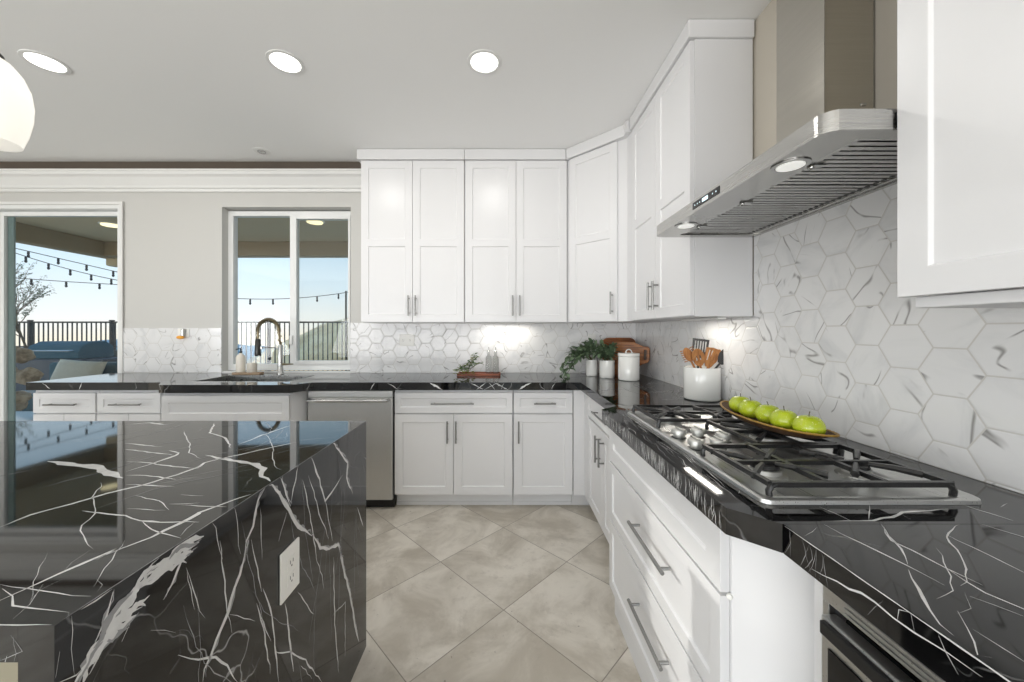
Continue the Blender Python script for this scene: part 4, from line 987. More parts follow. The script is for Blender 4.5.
for k in range(3):
    y0, y1 = FY0 + k * L3 + 0.002, FY0 + (k + 1) * L3 - 0.002
    mb = MB(); mb.box(FX0 + 0.001, FX1 - 0.001, y0, y1, HZ0 + 0.030, HZ0 + 0.034)
    mb.box(FX0 + 0.001, FX0 + 0.020, y0, y1, HZ0 + 0.004, HZ0 + 0.03); mb.box(FX1 - 0.020, FX1 - 0.001, y0, y1, HZ0 + 0.004, HZ0 + 0.03)
    nS = 12; st = (y1 - y0) / nS
    for j in range(nS):
        a = y0 + j * st
        mb.add([(FX0 + 0.02, a + 0.001, HZ0 + 0.006), (FX1 - 0.02, a + 0.001, HZ0 + 0.006), (FX1 - 0.02, a + st * 0.72, HZ0 + 0.006), (FX0 + 0.02, a + st * 0.72, HZ0 + 0.006),
                (FX0 + 0.02, a + 0.001, HZ0 + 0.018), (FX1 - 0.02, a + 0.001, HZ0 + 0.018), (FX1 - 0.02, a + st * 0.72, HZ0 + 0.018), (FX0 + 0.02, a + st * 0.72, HZ0 + 0.018)],
               [(0, 1, 2, 3), (7, 6, 5, 4), (0, 4, 5, 1), (1, 5, 6, 2), (2, 6, 7, 3), (3, 7, 4, 0)])
        mb.box(FX1 - 0.040, FX1 - 0.030, a + st * 0.25, a + st * 0.55, HZ0 + 0.0045, HZ0 + 0.0058, 1)
    f = mb.build('baffle_filter', [M['steel'], M['black']], t, merge=False)
    mb = MB(); ym = (y0 + y1) / 2 ; mb.ball((FX0 + 0.012, ym, HZ0 - 0.003), 0.009, 10, sz=(0.8, 1, 0.9)); mb.box(FX0 + 0.008, FX0 + 0.045, ym - 0.008, ym + 0.008, HZ0 + 0.0, HZ0 + 0.004); mb.build('latch', M['chrome'], f)
for y in (0.955, 1.50):
    mb = MB(); mb.lathe([(0.043, HZ0 - 0.0005), (0.043, HZ0 - 0.003), (0.034, HZ0 - 0.003), (0.033, HZ0 - 0.001)], 28, mat=T(t=(0.752, y, 0))); h = mb.build('lamp_ring', M['chrome'], t)
    mb = MB(); mb.lathe([(0.031, HZ0 - 0.0032), (0.031, HZ0 - 0.0045)], 28, mat=T(t=(0.752, y, 0))); mb.build('lens', M['hood_lamp'], h)
mb = MB(); mb.box(0.6985, 0.6996, 1.18, 1.345, HZ0 + 0.012, HZ0 + 0.036, 0); p = mb.build('control_panel', M['black_glass'], t)
mb = MB(); mb.box(0.6978, 0.6984, 1.245, 1.28, HZ0 + 0.018, HZ0 + 0.030)
mb.build('display', M['display'], p)
for y in (1.195, 1.215, 1.295, 1.31, 1.327): mb = MB(); mb.box(0.6978, 0.6984, y, y + 0.003, HZ0 + 0.022, HZ0 + 0.026); mb.build('button', M['display'], p)
mb = MB(); mb.box(1.005, 1.1605, 1.142, 1.342, HZ1 + 0.0065, 2.7195); mb.build('chimney', M['steel_dark'], t, bevel=0.0015)
mb = MB(); mb.box(1.12, 1.135, 1.139, 1.142, 1.985, 1.992); mb.lathe([(0.003, 0), (0.003, 0.003)], 8, mat=T((PI / 2, 0, 0), (1.14, 1.142, 1.972))); mb.build('screw', M['chrome'], t)

# ---------------------------------------------------------------- cooktop
PZ = 0.9155
t = thing('gas_cooktop', 'five-burner stainless gas cooktop with black cast iron grates on the right counter', 'cooktop', (0.78, 1.19, PZ))
def rrect(x0, x1, y0, y1, r, n=6):
    P = []
    for cx_, cy_, a0 in ((x1 - r, y1 - r, 0), (x0 + r, y1 - r, PI / 2), (x0 + r, y0 + r, PI), (x1 - r, y0 + r, 1.5 * PI)):
        P += [(cx_ + r * math.cos(a0 + k * PI / 2 / n), cy_ + r * math.sin(a0 + k * PI / 2 / n)) for k in range(n + 1)]
    return P
kx0, kx1, ky0, ky1 = 0.545, 1.02, 0.765, 1.620
mb = MB()
rings = [(rrect(kx0, kx1, ky0, ky1, 0.025), PZ), (rrect(kx0 + 0.001, kx1 - 0.001, ky0 + 0.001, ky1 - 0.001, 0.024), PZ + 0.008), (rrect(kx0 + 0.006, kx1 - 0.006, ky0 + 0.006, ky1 - 0.006, 0.022), PZ + 0.011),
         (rrect(kx0 + 0.018, kx1 - 0.018, ky0 + 0.018, ky1 - 0.018, 0.018), PZ + 0.011), (rrect(kx0 + 0.03, kx1 - 0.03, ky0 + 0.03, ky1 - 0.03, 0.012), PZ + 0.004)]
nv = len(rings[0][0]); vs = [(x, y, z) for r, z in rings for x, y in r]; fs = []
for i in range(len(rings) - 1):
    for k in range(nv): fs.append((i * nv + k, i * nv + (k + 1) % nv, (i + 1) * nv + (k + 1) % nv, (i + 1) * nv + k))
fs.append(tuple(range((len(rings) - 1) * nv, len(rings) * nv))); fs.append(tuple(reversed(range(nv))))
mb.add(vs, fs, 0, True); mb.build('pan', M['steel_h'], t)
GZ = 0.951
def burner(x, y, r):
    mb = MB(); z = PZ + 0.0045
    mb.lathe([(r * 1.35, z), (r * 1.35, z + 0.003), (r * 1.1, z + 0.006), (r, z + 0.008), (r, z + 0.018), (r * 0.9, z + 0.019)], 32, mat=T(t=(x, y, 0)))
    b = mb.build('burner', M['knob'], t)
    mb = MB(); mb.lathe([(r * 0.85, z + 0.0192), (r * 0.88, z + 0.023), (r * 0.8, z + 0.0265), (r * 0.3, z + 0.0272)], 32, mat=T(t=(x, y, 0))); mb.build('burner_cap', M['iron'], b)
for (x, y, r) in ((0.655, 0.915, 0.036), (0.885, 0.915, 0.03), (0.865, 1.195, 0.05), (0.665, 1.47, 0.03), (0.885, 1.47, 0.036)): burner(x, y, r)
def grate(xs, ys, ctrs):
    """cast iron grate: frame bars, inner bars and fingers, feet"""
    mb = MB(); r = 0.0078; x0, x1, y0, y1 = xs[0], xs[-1], ys[0], ys[-1]
    for x in (x0, x1): mb.tube([(x, y0, GZ), (x, y1, GZ)], r, 4, sq=True)
    for y in (y0, y1): mb.tube([(x0, y, GZ), (x1, y, GZ)], r, 4, sq=True)
    for x in xs[1:-1]: mb.tube([(x, y0, GZ), (x, y1, GZ)], r, 4, sq=True)
    for y in ys[1:-1]: mb.tube([(x0, y, GZ), (x1, y, GZ)], r * 0.9, 4, sq=True)
    for (cx_, cy_, a, b) in ctrs:
        for k in range(4):
            an = PI / 4 + k * PI / 2; dx, dy = math.cos(an), math.sin(an)
            mb.tube([(cx_ + dx * a, cy_ + dy * a, GZ + 0.001), (cx_ + dx * (a + b) / 2, cy_ + dy * (a + b) / 2, GZ + 0.003), (cx_ + dx * b, cy_ + dy * b, GZ)], r, 6, rads=[r * 0.75, r, r * 1.1])
    for x in (x0, x1):
        for y in (y0, y1):
            sx_ = 1 if x == x0 else -1
            mb.tube([(x + sx_ * 0.012, y, GZ), (x + sx_ * 0.002, y, GZ - 0.004), (x - sx_ * 0.004, y, GZ - 0.014), (x - sx_ * 0.002, y, PZ + 0.0065)], 0.0065, 8)
    mb.build('grate', M['iron'], t, merge=False)
grate([0.575, 0.70, 0.83, 0.965], [0.785, 0.915, 1.045], [(0.655, 0.915, 0.022, 0.12), (0.885, 0.915, 0.022, 0.11)])
grate([0.575, 0.70, 0.83, 0.965], [1.345, 1.47, 1.60], [(0.665, 1.47, 0.022, 0.12), (0.885, 1.47, 0.022, 0.11)])
grate([0.745, 0.865, 0.965], [1.062, 1.195, 1.328], [(0.865, 1.195, 0.03, 0.135)])
for k, (x, y) in enumerate(((0.595, 1.235), (0.665, 1.245), (0.592, 1.12), (0.660, 1.12), (0.715, 1.185))):
    z = PZ + 0.0045
    mb = MB(); mb.lathe([(0.017, z), (0.018, z + 0.010), (0.023, z + 0.012), (0.0235, z + 0.024), (0.021, z + 0.028), (0.008, z + 0.0285)], 28, mat=T(t=(x, y, 0)))
    mb.box(x - 0.003, x + 0.003, y - 0.021, y + 0.021, z + 0.0286, z + 0.033)
    kn = mb.build('knob', M['knob'], t, merge=False)
    mb = MB(); mb.lathe([(0.0235, z - 0.0002), (0.0235, z + 0.0015)], 24, mat=T(t=(x, y, 0))); mb.build('bezel', M['black'], kn)

# ---------------------------------------------------------------- apples on the long tray
TZ = GZ + 0.0115
t = thing('oval_tray', 'long brown wicker boat tray with a gilded rim across the cooktop grates', 'tray', (0.885, 1.23, TZ))
mb = MB(); prof = [(0.001, TZ), (0.55, TZ), (0.80, TZ + 0.008), (1.0, TZ + 0.024), (1.02, TZ + 0.026), (0.985, TZ + 0.026), (0.78, TZ + 0.013), (0.5, TZ + 0.006), (0.001, TZ + 0.005)]
vs = []; n = 48
def boat(a): s, c = math.sin(a), math.cos(a); return (0.075 * math.copysign(abs(c) ** 1.15, c), 0.237 * math.copysign(abs(s) ** 0.95, s))
for r, z in prof:
    for k in range(n):
        bx_, by_ = boat(2 * PI * k / n); tip = (abs(by_) / 0.237) ** 3 * 0.010 * r * r
        vs.append((0.885 + bx_ * r, 1.215 + by_ * r, z + tip * (1 if z > TZ + 0.002 else 0)))
mb.add(vs, [(i * n + k, i * n + (k + 1) % n, (i + 1) * n + (k + 1) % n, (i + 1) * n + k) for i in range(len(prof) - 1) for k in range(n)], 0, True)
tr = mb.build('tray_body', M['cork'], t)
mb = MB(); ring = []
for k in range(97):
    bx_, by_ = boat(2 * PI * k / 96); ring.append((0.885 + bx_ * 1.02, 1.215 + by_ * 1.02, TZ + 0.027 + (abs(by_) / 0.237) ** 3 * 0.010))
mb.tube(ring, 0.0032, 6, rads=[0.0026 + 0.0012 * (k % 2) for k in range(97)]); mb.build('rim', M['gold'], t)
ap = []
labs = ['green apple nearest the camera at the near end of the long tray', 'green apple second from the near end of the long tray', 'green apple in the middle of the five on the long tray',
        'green apple second from the far end of the long tray, before the farthest', 'green apple at the far end of the tray, nearest the utensil crock']
AP = [(0.882, 1.052), (0.872, 1.131), (0.880, 1.210), (0.876, 1.289), (0.890, 1.367)]
r0 = 0.0385; zc = TZ + 0.009
a0 = thing('green_apple', labs[0], 'apple', (AP[0][0], AP[0][1], zc), group='green apples on the long tray', local=True)
prof = []
for i in range(17):
    th = PI * i / 16; r = r0 * math.sin(th) * (1 + 0.07 * math.cos(th)); z = r0 * 0.90 * (1 - math.cos(th)); 
    if i > 11: z -= 0.007 * ((i - 11) / 5) ** 2
    if i < 3: z += 0.003 * (1 - i / 3)
    prof.append((max(r, 0.0006), z))
mb = MB(); n = 28
for r, z in prof: pass
vs = []
for r, z in prof:
    for k in range(n):
        an = 2 * PI * k / n; q = 1 + 0.02 * math.cos(5 * an) * (1 - z / (2 * r0)); vs.append((r * q * math.cos(an), r * q * math.sin(an), z))
mb.add(vs, [(i * n + k, i * n + (k + 1) % n, (i + 1) * n + (k + 1) % n, (i + 1) * n + k) for i in range(16) for k in range(n)] + [tuple(range(n)), tuple(range(16 * n, 17 * n))], 0, True)
mb.build('fruit', M['apple'], a0)
mb = MB(); mb.tube([(0, 0, r0 * 1.60), (0.001, 0.001, r0 * 1.75), (0.004, 0.002, r0 * 1.98)], 0.0014, 6); mb.build('stalk', M['stem'], a0)
for k in range(1, 5):
    c = copy_thing(a0, (AP[k][0], AP[k][1], zc), 0.9 * k, labs[k])
    c.scale = (1.0 - 0.008 * (k % 3),) * 3

# ---------------------------------------------------------------- utensil crock
cx, cy = 1.062, 1.95; z = CT + 0.001
t = thing('utensil_crock', 'wide white ceramic crock holding the wooden utensils beyond the cooktop', 'crock', (cx, cy, z))
mb = MB(); mb.lathe([(0.080, z), (0.086, z + 0.004), (0.088, z + 0.01), (0.089, z + 0.168), (0.0875, z + 0.172), (0.083, z + 0.172), (0.081, z + 0.166), (0.080, z + 0.012), (0.0, z + 0.010)], 48, mat=T(t=(cx, cy, 0)), cap1=False); mb.build('pot', M['ceramic'], t)
def utensil(name, label, cat, base, top, head, mats):
    """handle from base to top, then a head drawn in the plane facing the camera"""
    base, top = Vector(base), Vector(top); d = (top - base).normalized(); side = d.cross(Vector((0.25, 1, 0))).normalized() * -1; nn = side.cross(d)
    R = Matrix((side, d, nn)).transposed().to_4x4(); R.translation = top
    t = thing(name, label, cat, base)
    mb = MB(); mb.tube([base, base.lerp(top, 0.5), top + d * 0.006], 0.0055, 8, rads=[0.007, 0.006, 0.0055]); mb.build('handle', mats, t)
    mb = MB(); head(mb, R); mb.build('head', mats, t, bevel=0.001)
    return t
def h_spoon(mb, R):
    P = [(0.030 * math.sin(2 * PI * k / 24) * 1.0, 0.045 - 0.048 * math.cos(2 * PI * k / 24)) for k in range(24)]
    mb.prism(P, -0.003, 0.003, mat=R, holes=[[(x - 0.003, 0.03), (x + 0.003, 0.03), (x + 0.003, 0.055), (x - 0.003, 0.055)] for x in (-0.009, 0.009)])
def h_turner(mb, R):
    P = [(-0.012, -0.005), (0.012, -0.005), (0.03, 0.03), (0.033, 0.095), (0.0, 0.10), (-0.033, 0.095), (-0.03, 0.03)]
    mb.prism(P, -0.003, 0.003, mat=R, holes=[[(x - 0.003, 0.03), (x + 0.003, 0.03), (x + 0.003, 0.085), (x - 0.003, 0.085)] for x in (-0.014, 0, 0.014)])
def h_pasta(mb, R):
    P = [(0.022 * math.sin(2 * PI * k / 20), 0.035 - 0.04 * math.cos(2 * PI * k / 20)) for k in range(20)]
    mb.prism(P, -0.003, 0.003, mat=R)
    for k in range(6):
        y = 0.004 + 0.012 * k
        for s in (-1, 1): mb.tube([R @ Vector((s * 0.017, y, 0)), R @ Vector((s * 0.028, y + 0.003, 0.004)), R @ Vector((s * 0.034, y + 0.004, 0.014))], 0.0028, 6)
def h_flat(mb, R):
    mb.prism([(-0.009, -0.005), (0.009, -0.005), (0.021, 0.03), (0.021, 0.09), (0.010, 0.10), (-0.016, 0.085), (-0.016, 0.03)], -0.003, 0.003, mat=R)
def h_bslot(mb, R):
    mb.prism([(-0.012, -0.005), (0.012, -0.005), (0.038, 0.02), (0.042, 0.10), (-0.042, 0.10), (-0.038, 0.02)], -0.002, 0.002, mat=R,
             holes=[[(x - 0.0035, 0.03), (x + 0.0035, 0.03), (x + 0.0035, 0.088), (x - 0.0035, 0.088)] for x in (-0.026, -0.013, 0, 0.013, 0.026)])
def h_bflat(mb, R):
    mb.prism([(-0.012, -0.005), (0.012, -0.005), (0.036, 0.03), (0.042, 0.11), (0.02, 0.115), (-0.03, 0.10), (-0.036, 0.03)], -0.003, 0.003, mat=R)
zb = z + 0.02
utensil('pasta_server', 'wooden toothed pasta server at the left of the crock', 'pasta server', (cx + 0.03, cy, zb), (cx - 0.052, cy + 0.01, z + 0.205), h_pasta, M['spoon_wood'])
utensil('slotted_spoon', 'round wooden slotted spoon in front in the white crock', 'spoon', (cx + 0.02, cy - 0.02, zb), (cx - 0.024, cy - 0.03, z + 0.182), h_spoon, M['spoon_wood'])
utensil('slotted_spatula', 'wooden slotted spatula right of the round spoon in the crock', 'spatula', (cx - 0.02, cy - 0.01, zb), (cx + 0.014, cy - 0.035, z + 0.180), h_turner, M['spoon_wood'])
utensil('wooden_spatula', 'plain narrow wooden spatula leaning right in the crock', 'spatula', (cx - 0.03, cy + 0.015, zb), (cx + 0.040, cy - 0.004, z + 0.180), h_flat, M['spoon_wood'])
utensil('slotted_turner', 'black slotted turner standing tallest at the back of the crock', 'turner', (cx - 0.02, cy + 0.03, zb), (cx + 0.014, cy + 0.052, z + 0.222), h_bslot, M['silicone'])
utensil('black_turner', 'black solid turner leaning far right out of the crock', 'turner', (cx - 0.045, cy + 0.005, zb), (cx + 0.086, cy - 0.022, z + 0.196), h_bflat, M['silicone'])

# ---------------------------------------------------------------- corner group
def leaf(mb, base, d, L, W, mi=0, fold=0.25, nrm=None):
    d = Vector(d).normalized(); s = d.cross(Vector((0, 0, 1)))
    if s.length < 0.05: s = Vector((1, 0, 0))
    s.normalize(); u = s.cross(d); b = Vector(base)
    droop = Vector((0, 0, -0.18 * L))
    pts = [b, b + d * L * 0.35 + s * W * 0.5 + u * W * fold, b + d * L * 0.72 + s * W * 0.36 + u * W * fold + droop * 0.5, b + d * L + droop, b + d * L * 0.72 - s * W * 0.36 + u * W * fold + droop * 0.5, b + d * L * 0.35 - s * W * 0.5 + u * W * fold, b + d * L * 0.35, b + d * L * 0.72 + droop * 0.5]
    mb.add(pts, [(0, 1, 6), (1, 2, 7, 6), (2, 3, 7), (0, 6, 5), (6, 7, 4, 5), (7, 3, 4)], mi, True)
def canister(name, label, cat, c, r, h, parts):
    t = thing(name, label, cat, (c[0], c[1], CT + 0.001)); z = CT + 0.001
    return t, z
def pot_plant(label, c, r, h, stems, seed, leafL=0.05, mat='leaf_dark', plain=True):
    z = CT + 0.001; t = thing('potted_plant', label, 'plant', (c[0], c[1], z))
    mb = MB(); mb.lathe([(r * 0.93, z), (r * 0.98, z + 0.005), (r, z + 0.02), (r, z + h), (r * 0.92, z + h), (r * 0.90, z + h - 0.02), (0.001, z + h - 0.021)], 36, mat=T(t=(c[0], c[1], 0)), cap1=False); mb.build('pot', M['ceramic'], t)
    mb = MB(); mb.lathe([(r * 0.89, z + h - 0.0195), (r * 0.5, z + h - 0.013), (0.001, z + h - 0.012)], 20, mat=T(t=(c[0], c[1], 0)), cap1=False); mb.build('soil', M['soil'], t)
    rd = random.Random(seed); st = MB(); lf = MB()
    for s in stems:
        base = Vector((c[0] + rd.uniform(-0.3, 0.3) * r, c[1] + rd.uniform(-0.3, 0.3) * r, z + h - 0.012)); tip = Vector((c[0] + s[0], c[1] + s[1], z + h + s[2]))
        mid = base.lerp(tip, 0.5) + Vector((0, 0, s[3])); P = []
        for i in range(9):
            u = i / 8; P.append(base * (1 - u) ** 2 + mid * 2 * u * (1 - u) + tip * u * u)
        st.tube(P, 0.0016, 5)
        for i in range(2, 9):
            for q in range(2):
                dd = Vector((rd.uniform(-1, 1), rd.uniform(-1, 0.6), rd.uniform(-0.5, 0.7))) + (P[i] - P[i - 1]).normalized() * 0.8
                leaf(lf, P[i], dd, leafL * rd.uniform(0.7, 1.2), leafL * rd.uniform(0.4, 0.62), fold=rd.uniform(0.05, 0.3))
    st.build('stem', M['stem'], t, merge=False); o = lf.build('foliage', M[mat], t, merge=False); return t
rd = random.Random(5)
pot_plant('bushy green plant in the round white pot at the corner, right of the other plant', (0.815, 2.86), 0.058, 0.135,
          [(rd.uniform(-0.09, 0.07), rd.uniform(-0.05, 0.05), rd.uniform(0.03, 0.12), rd.uniform(0.02, 0.06)) for _ in range(20)], 11, 0.058)
pot_plant('trailing green plant in a white pot half hidden behind the other potted plant', (0.725, 2.98), 0.048, 0.13,
          [(-0.24, -0.05, -0.11, 0.16), (-0.22, -0.02, -0.03, 0.14), (-0.18, -0.07, 0.0, 0.12), (-0.16, 0.0, 0.05, 0.08), (-0.11, -0.03, 0.09, 0.06), (-0.05, 0.0, 0.12, 0.05), (0.0, 0.02, 0.13, 0.05), (0.03, -0.02, 0.11, 0.05), (-0.20, -0.06, -0.07, 0.15), (-0.13, -0.06, 0.02, 0.1), (-0.09, 0.03, 0.08, 0.07), (-0.07, -0.05, 0.06, 0.07), (-0.25, -0.03, -0.06, 0.2), (-0.21, -0.07, -0.10, 0.13), (-0.15, 0.01, 0.08, 0.09), (-0.10, -0.05, 0.10, 0.08)], 12, 0.064)
t = thing('storage_canister', 'white lidded ceramic canister with a ring handle in front of the cutting boards', 'canister', (0.937, 2.72, CT)); z = CT + 0.001
mb = MB(); mb.lathe([(0.071, z), (0.075, z + 0.004), (0.076, z + 0.012), (0.076, z + 0.172), (0.074, z + 0.175)], 40, mat=T(t=(0.937, 2.72, 0))); mb.build('jar', M['ceramic'], t)
mb = MB(); mb.lathe([(0.072, z + 0.1755), (0.0775, z + 0.178), (0.0775, z + 0.196), (0.074, z + 0.20), (0.02, z + 0.203), (0.001, z + 0.204)], 40, mat=T(t=(0.937, 2.72, 0))); l = mb.build('lid', M['ceramic'], t)
mb = MB(); mb.tube([(0.937 + 0.022 * math.cos(PI * k / 10), 2.72, z + 0.203 + 0.024 * math.sin(PI * k / 10)) for k in range(11)], 0.004, 8)
for s in (-1, 1): mb.ball((0.937 + s * 0.022, 2.712, z + 0.203), 0.006, 8)
mb.build('ring_handle', M['ceramic'], l)
def lean_board(name, label, cx_, cy_, rz, tilt, poly, holes, th, mat):
    R = Matrix.Translation((cx_, cy_, CT + 0.0015)) @ Matrix.Rotation(rz, 4, 'Z') @ Matrix.Rotation(PI / 2 - tilt, 4, 'X')
    t = thing(name, label, 'cutting board', (cx_, cy_, CT)); mb = MB(); mb.prism(poly, 0.0, th, mat=R, holes=holes); mb.build('board', mat, t, bevel=0.004, seg=3); return t
P = rrect(-0.155, 0.13, 0.0, 0.305, 0.05, 6)
lean_board('cutting_board', 'large rounded wooden cutting board leaning on the back wall in the corner', 1.005, 3.115, 0.0, 0.10, P, [], 0.022, M['board_dark'])
P = [(-0.15, 0.04), (-0.11, 0.0), (0.05, 0.0), (0.085, 0.03), (0.105, 0.085), (0.125, 0.10), (0.165, 0.115), (0.178, 0.135), (0.178, 0.225), (0.165, 0.24), (0.13, 0.24), (0.10, 0.255), (0.06, 0.275), (-0.11, 0.275), (-0.15, 0.23)]
lean_board('cutting_board', 'smaller wooden paddle board with a slotted handle behind the white canister', 0.99, 2.94, -0.5, 0.10, P, [rrect(0.135, 0.155, 0.135, 0.215, 0.009, 4)], 0.018, M['board_wood'])

# ---------------------------------------------------------------- tray, bottles and sprig under the wall cabinets
tz = CT + 0.001
t = thing('serving_tray', 'small reddish wooden tray against the back tile between dishwasher and corner', 'tray', (-0.2, 3.0, tz))
mb = MB(); mb.prism(rrect(-0.375, -0.02, 2.955, 3.085, 0.015, 4), tz, tz + 0.007); mb.build('base', M['tray_wood'], t, bevel=0.001)
mb = MB(); mb.prism(rrect(-0.375, -0.02, 2.955, 3.085, 0.015, 4), tz + 0.0072, tz + 0.019, holes=[list(reversed(rrect(-0.367, -0.028, 2.963, 3.077, 0.010, 4)))]); mb.build('rim', M['tray_wood'], t)
def oil(x, y, label):
    z = tz + 0.0075; t = thing('oil_bottle', label, 'bottle', (x, y, z), group=None, local=True)
    mb = MB(); mb.lathe([(0.022, 0), (0.025, 0.003), (0.025, 0.125), (0.021, 0.142), (0.011, 0.155), (0.010, 0.175), (0.012, 0.177), (0.012, 0.183)], 24); mb.build('bottle', M['bottle_glass'], t)
    mb = MB(); mb.lathe([(0.0105, 0.1835), (0.0105, 0.192), (0.0045, 0.197), (0.0035, 0.222), (0.0028, 0.224)], 12); mb.build('pourer', M['chrome'], t)
    return t
ob = oil(-0.120, 3.03, 'left of the two clear glass oil bottles on the small tray')
copy_thing(ob, (-0.062, 3.035, tz + 0.0075), 0.4, 'right of the two clear glass oil bottles on the small tray')
t = thing('leafy_sprig', 'leafy green sprig lying over the left end of the small tray', 'plant', (-0.3, 2.99, tz))
rd = random.Random(4); st = MB(); lf = MB(); yl = MB()
for (tip, bend) in (((-0.215, 2.985, tz + 0.145), 0.05), ((-0.26, 2.97, tz + 0.11), 0.04), ((-0.335, 2.95, tz + 0.075), 0.03), ((-0.385, 2.93, tz + 0.04), 0.04), ((-0.18, 2.99, tz + 0.10), 0.03), ((-0.23, 3.0, tz + 0.17), 0.03)):
    b0 = Vector((-0.29, 2.99, tz + 0.025)); tip = Vector(tip); mid = b0.lerp(tip, 0.5) + Vector((0, 0, bend)); Pp = [b0 * (1 - u) ** 2 + mid * 2 * u * (1 - u) + tip * u * u for u in [i / 7 for i in range(8)]]
    st.tube(Pp, 0.0018, 5)
    for i in range(2, 8):
        for q in (-1, 1): leaf(lf if rd.random() < 0.75 else yl, Pp[i], Vector((q * 0.9, rd.uniform(-0.6, 0.2), rd.uniform(-0.2, 0.8))), 0.034 * rd.uniform(0.8, 1.2), 0.021)
st.build('stem', M['stem'], t, merge=False); lf.build('foliage', M['leaf'], t, merge=False)
for k in range(26): 
    leaf(yl, (rd.uniform(-0.40, -0.24), rd.uniform(2.93, 2.98), tz + rd.uniform(0.008, 0.04)), (rd.uniform(-1, 1), rd.uniform(-1, 0.4), rd.uniform(-0.1, 0.5)), 0.028, 0.017)
yl.build('foliage', M['leaf_yellow'], t, merge=False)

# ---------------------------------------------------------------- lamps
def downlight(x, y, label, power=5.0):
    t = thing('recessed_downlight', label, 'ceiling light', (x, y, CZ), group='recessed ceiling lights')
    mb = MB(); mb.lathe([(0.092, CZ - 0.0005), (0.090, CZ - 0.004), (0.074, CZ - 0.005), (0.072, CZ - 0.0008)], 36, mat=T(t=(x, y, 0))); mb.build('trim_ring', M['trim'], t)
    mb = MB(); mb.lathe([(0.071, CZ - 0.001), (0.071, CZ - 0.0025)], 36, mat=T(t=(x, y, 0))); mb.build('diffuser', M['lamp'], t)
    l = area('downlight_lamp', (x, y, CZ - 0.008), (0, 0, 0), 0.14, 0.14, power, (1.0, 0.975, 0.94), 'DISK'); l.parent = t; l.location = (0, 0, -0.008)
downlight(-2.45, 1.955, 'lit recessed ceiling light farthest left, beside the pendant lamp')
downlight(-1.165, 1.955, 'lit recessed ceiling light in the middle, between the two others')
downlight(-0.10, 1.955, 'lit recessed ceiling light on the right, above the aisle')
t = thing('ceiling_sprinkler', 'small round sprinkler cover on the ceiling near the crown moulding', 'sprinkler', (-1.93, 2.92, CZ))
mb = MB(); mb.lathe([(0.062, CZ - 0.0005), (0.060, CZ - 0.004), (0.040, CZ - 0.005)], 28, mat=T(t=(-1.93, 2.92, 0))); r_ = mb.build('escutcheon', M['trim'], t)
mb = MB(); mb.lathe([(0.030, CZ - 0.0052), (0.030, CZ - 0.010), (0.012, CZ - 0.014)], 16, mat=T(t=(-1.93, 2.92, 0))); mb.build('sprinkler_head', M['chrome'], t)
px, py = -1.425, 1.0
t = thing('pendant_lamp', 'opal glass pendant lamp hanging over the island at the left edge', 'pendant lamp', (px, py, CZ))
mb = MB(); mb.lathe([(0.0005, 1.802), (0.060, 1.801), (0.067, 1.803), (0.078, 1.840), (0.086, 1.885), (0.088, 1.925), (0.083, 1.965), (0.070, 2.000), (0.050, 2.027), (0.028, 2.042), (0.020, 2.044)], 40, mat=T(t=(px, py, 0))); mb.build('lamp_shade', M['shade'], t)
mb = MB(); mb.lathe([(0.034, 2.040), (0.036, 2.046), (0.022, 2.062), (0.014, 2.080), (0.012, 2.120), (0.008, 2.130)], 24, mat=T(t=(px, py, 0))); mb.build('cap', M['dark_metal'], t)
mb = MB(); mb.tube([(px, py, 2.130), (px, py, CZ - 0.03)], 0.0045, 10); mb.build('rod', M['dark_metal'], t)
mb = MB(); mb.lathe([(0.012, CZ - 0.03), (0.055, CZ - 0.022), (0.06, CZ - 0.001)], 28, mat=T(t=(px, py, 0))); mb.build('canopy', M['dark_metal'], t)
# under-cabinet lights
def under_light(x, y, rz, w, power, label):
    t = thing('under_cabinet_light', label, 'light', (x, y, 1.347), rz, local=True)
    mb = MB(); mb.box(-w / 2, w / 2, -0.02, 0.02, -0.010, -0.0005); h = mb.build('housing', M['trim'], t, bevel=0.002)
    l = area('under_cabinet_lamp', (0, 0, -0.012), (0, 0, 0), w * 0.9, 0.03, power, (1.0, 0.95, 0.86)); l.parent = t; l.location = (0, 0, -0.012)
under_light(0.04, 3.09, 0, 0.45, 1.0, 'slim light fixed under the wall cabinet above the small tray')
under_light(1.05, 1.93, -PI / 2, 0.36, 0.8, 'slim light fixed under the wall cabinet above the utensil crock')

# ---------------------------------------------------------------- outside
mb = MB(); mb.box(-14, 6, 3.35, 8.2, -0.12, -0.02); struct(mb.build('patio_floor', M['patio']))
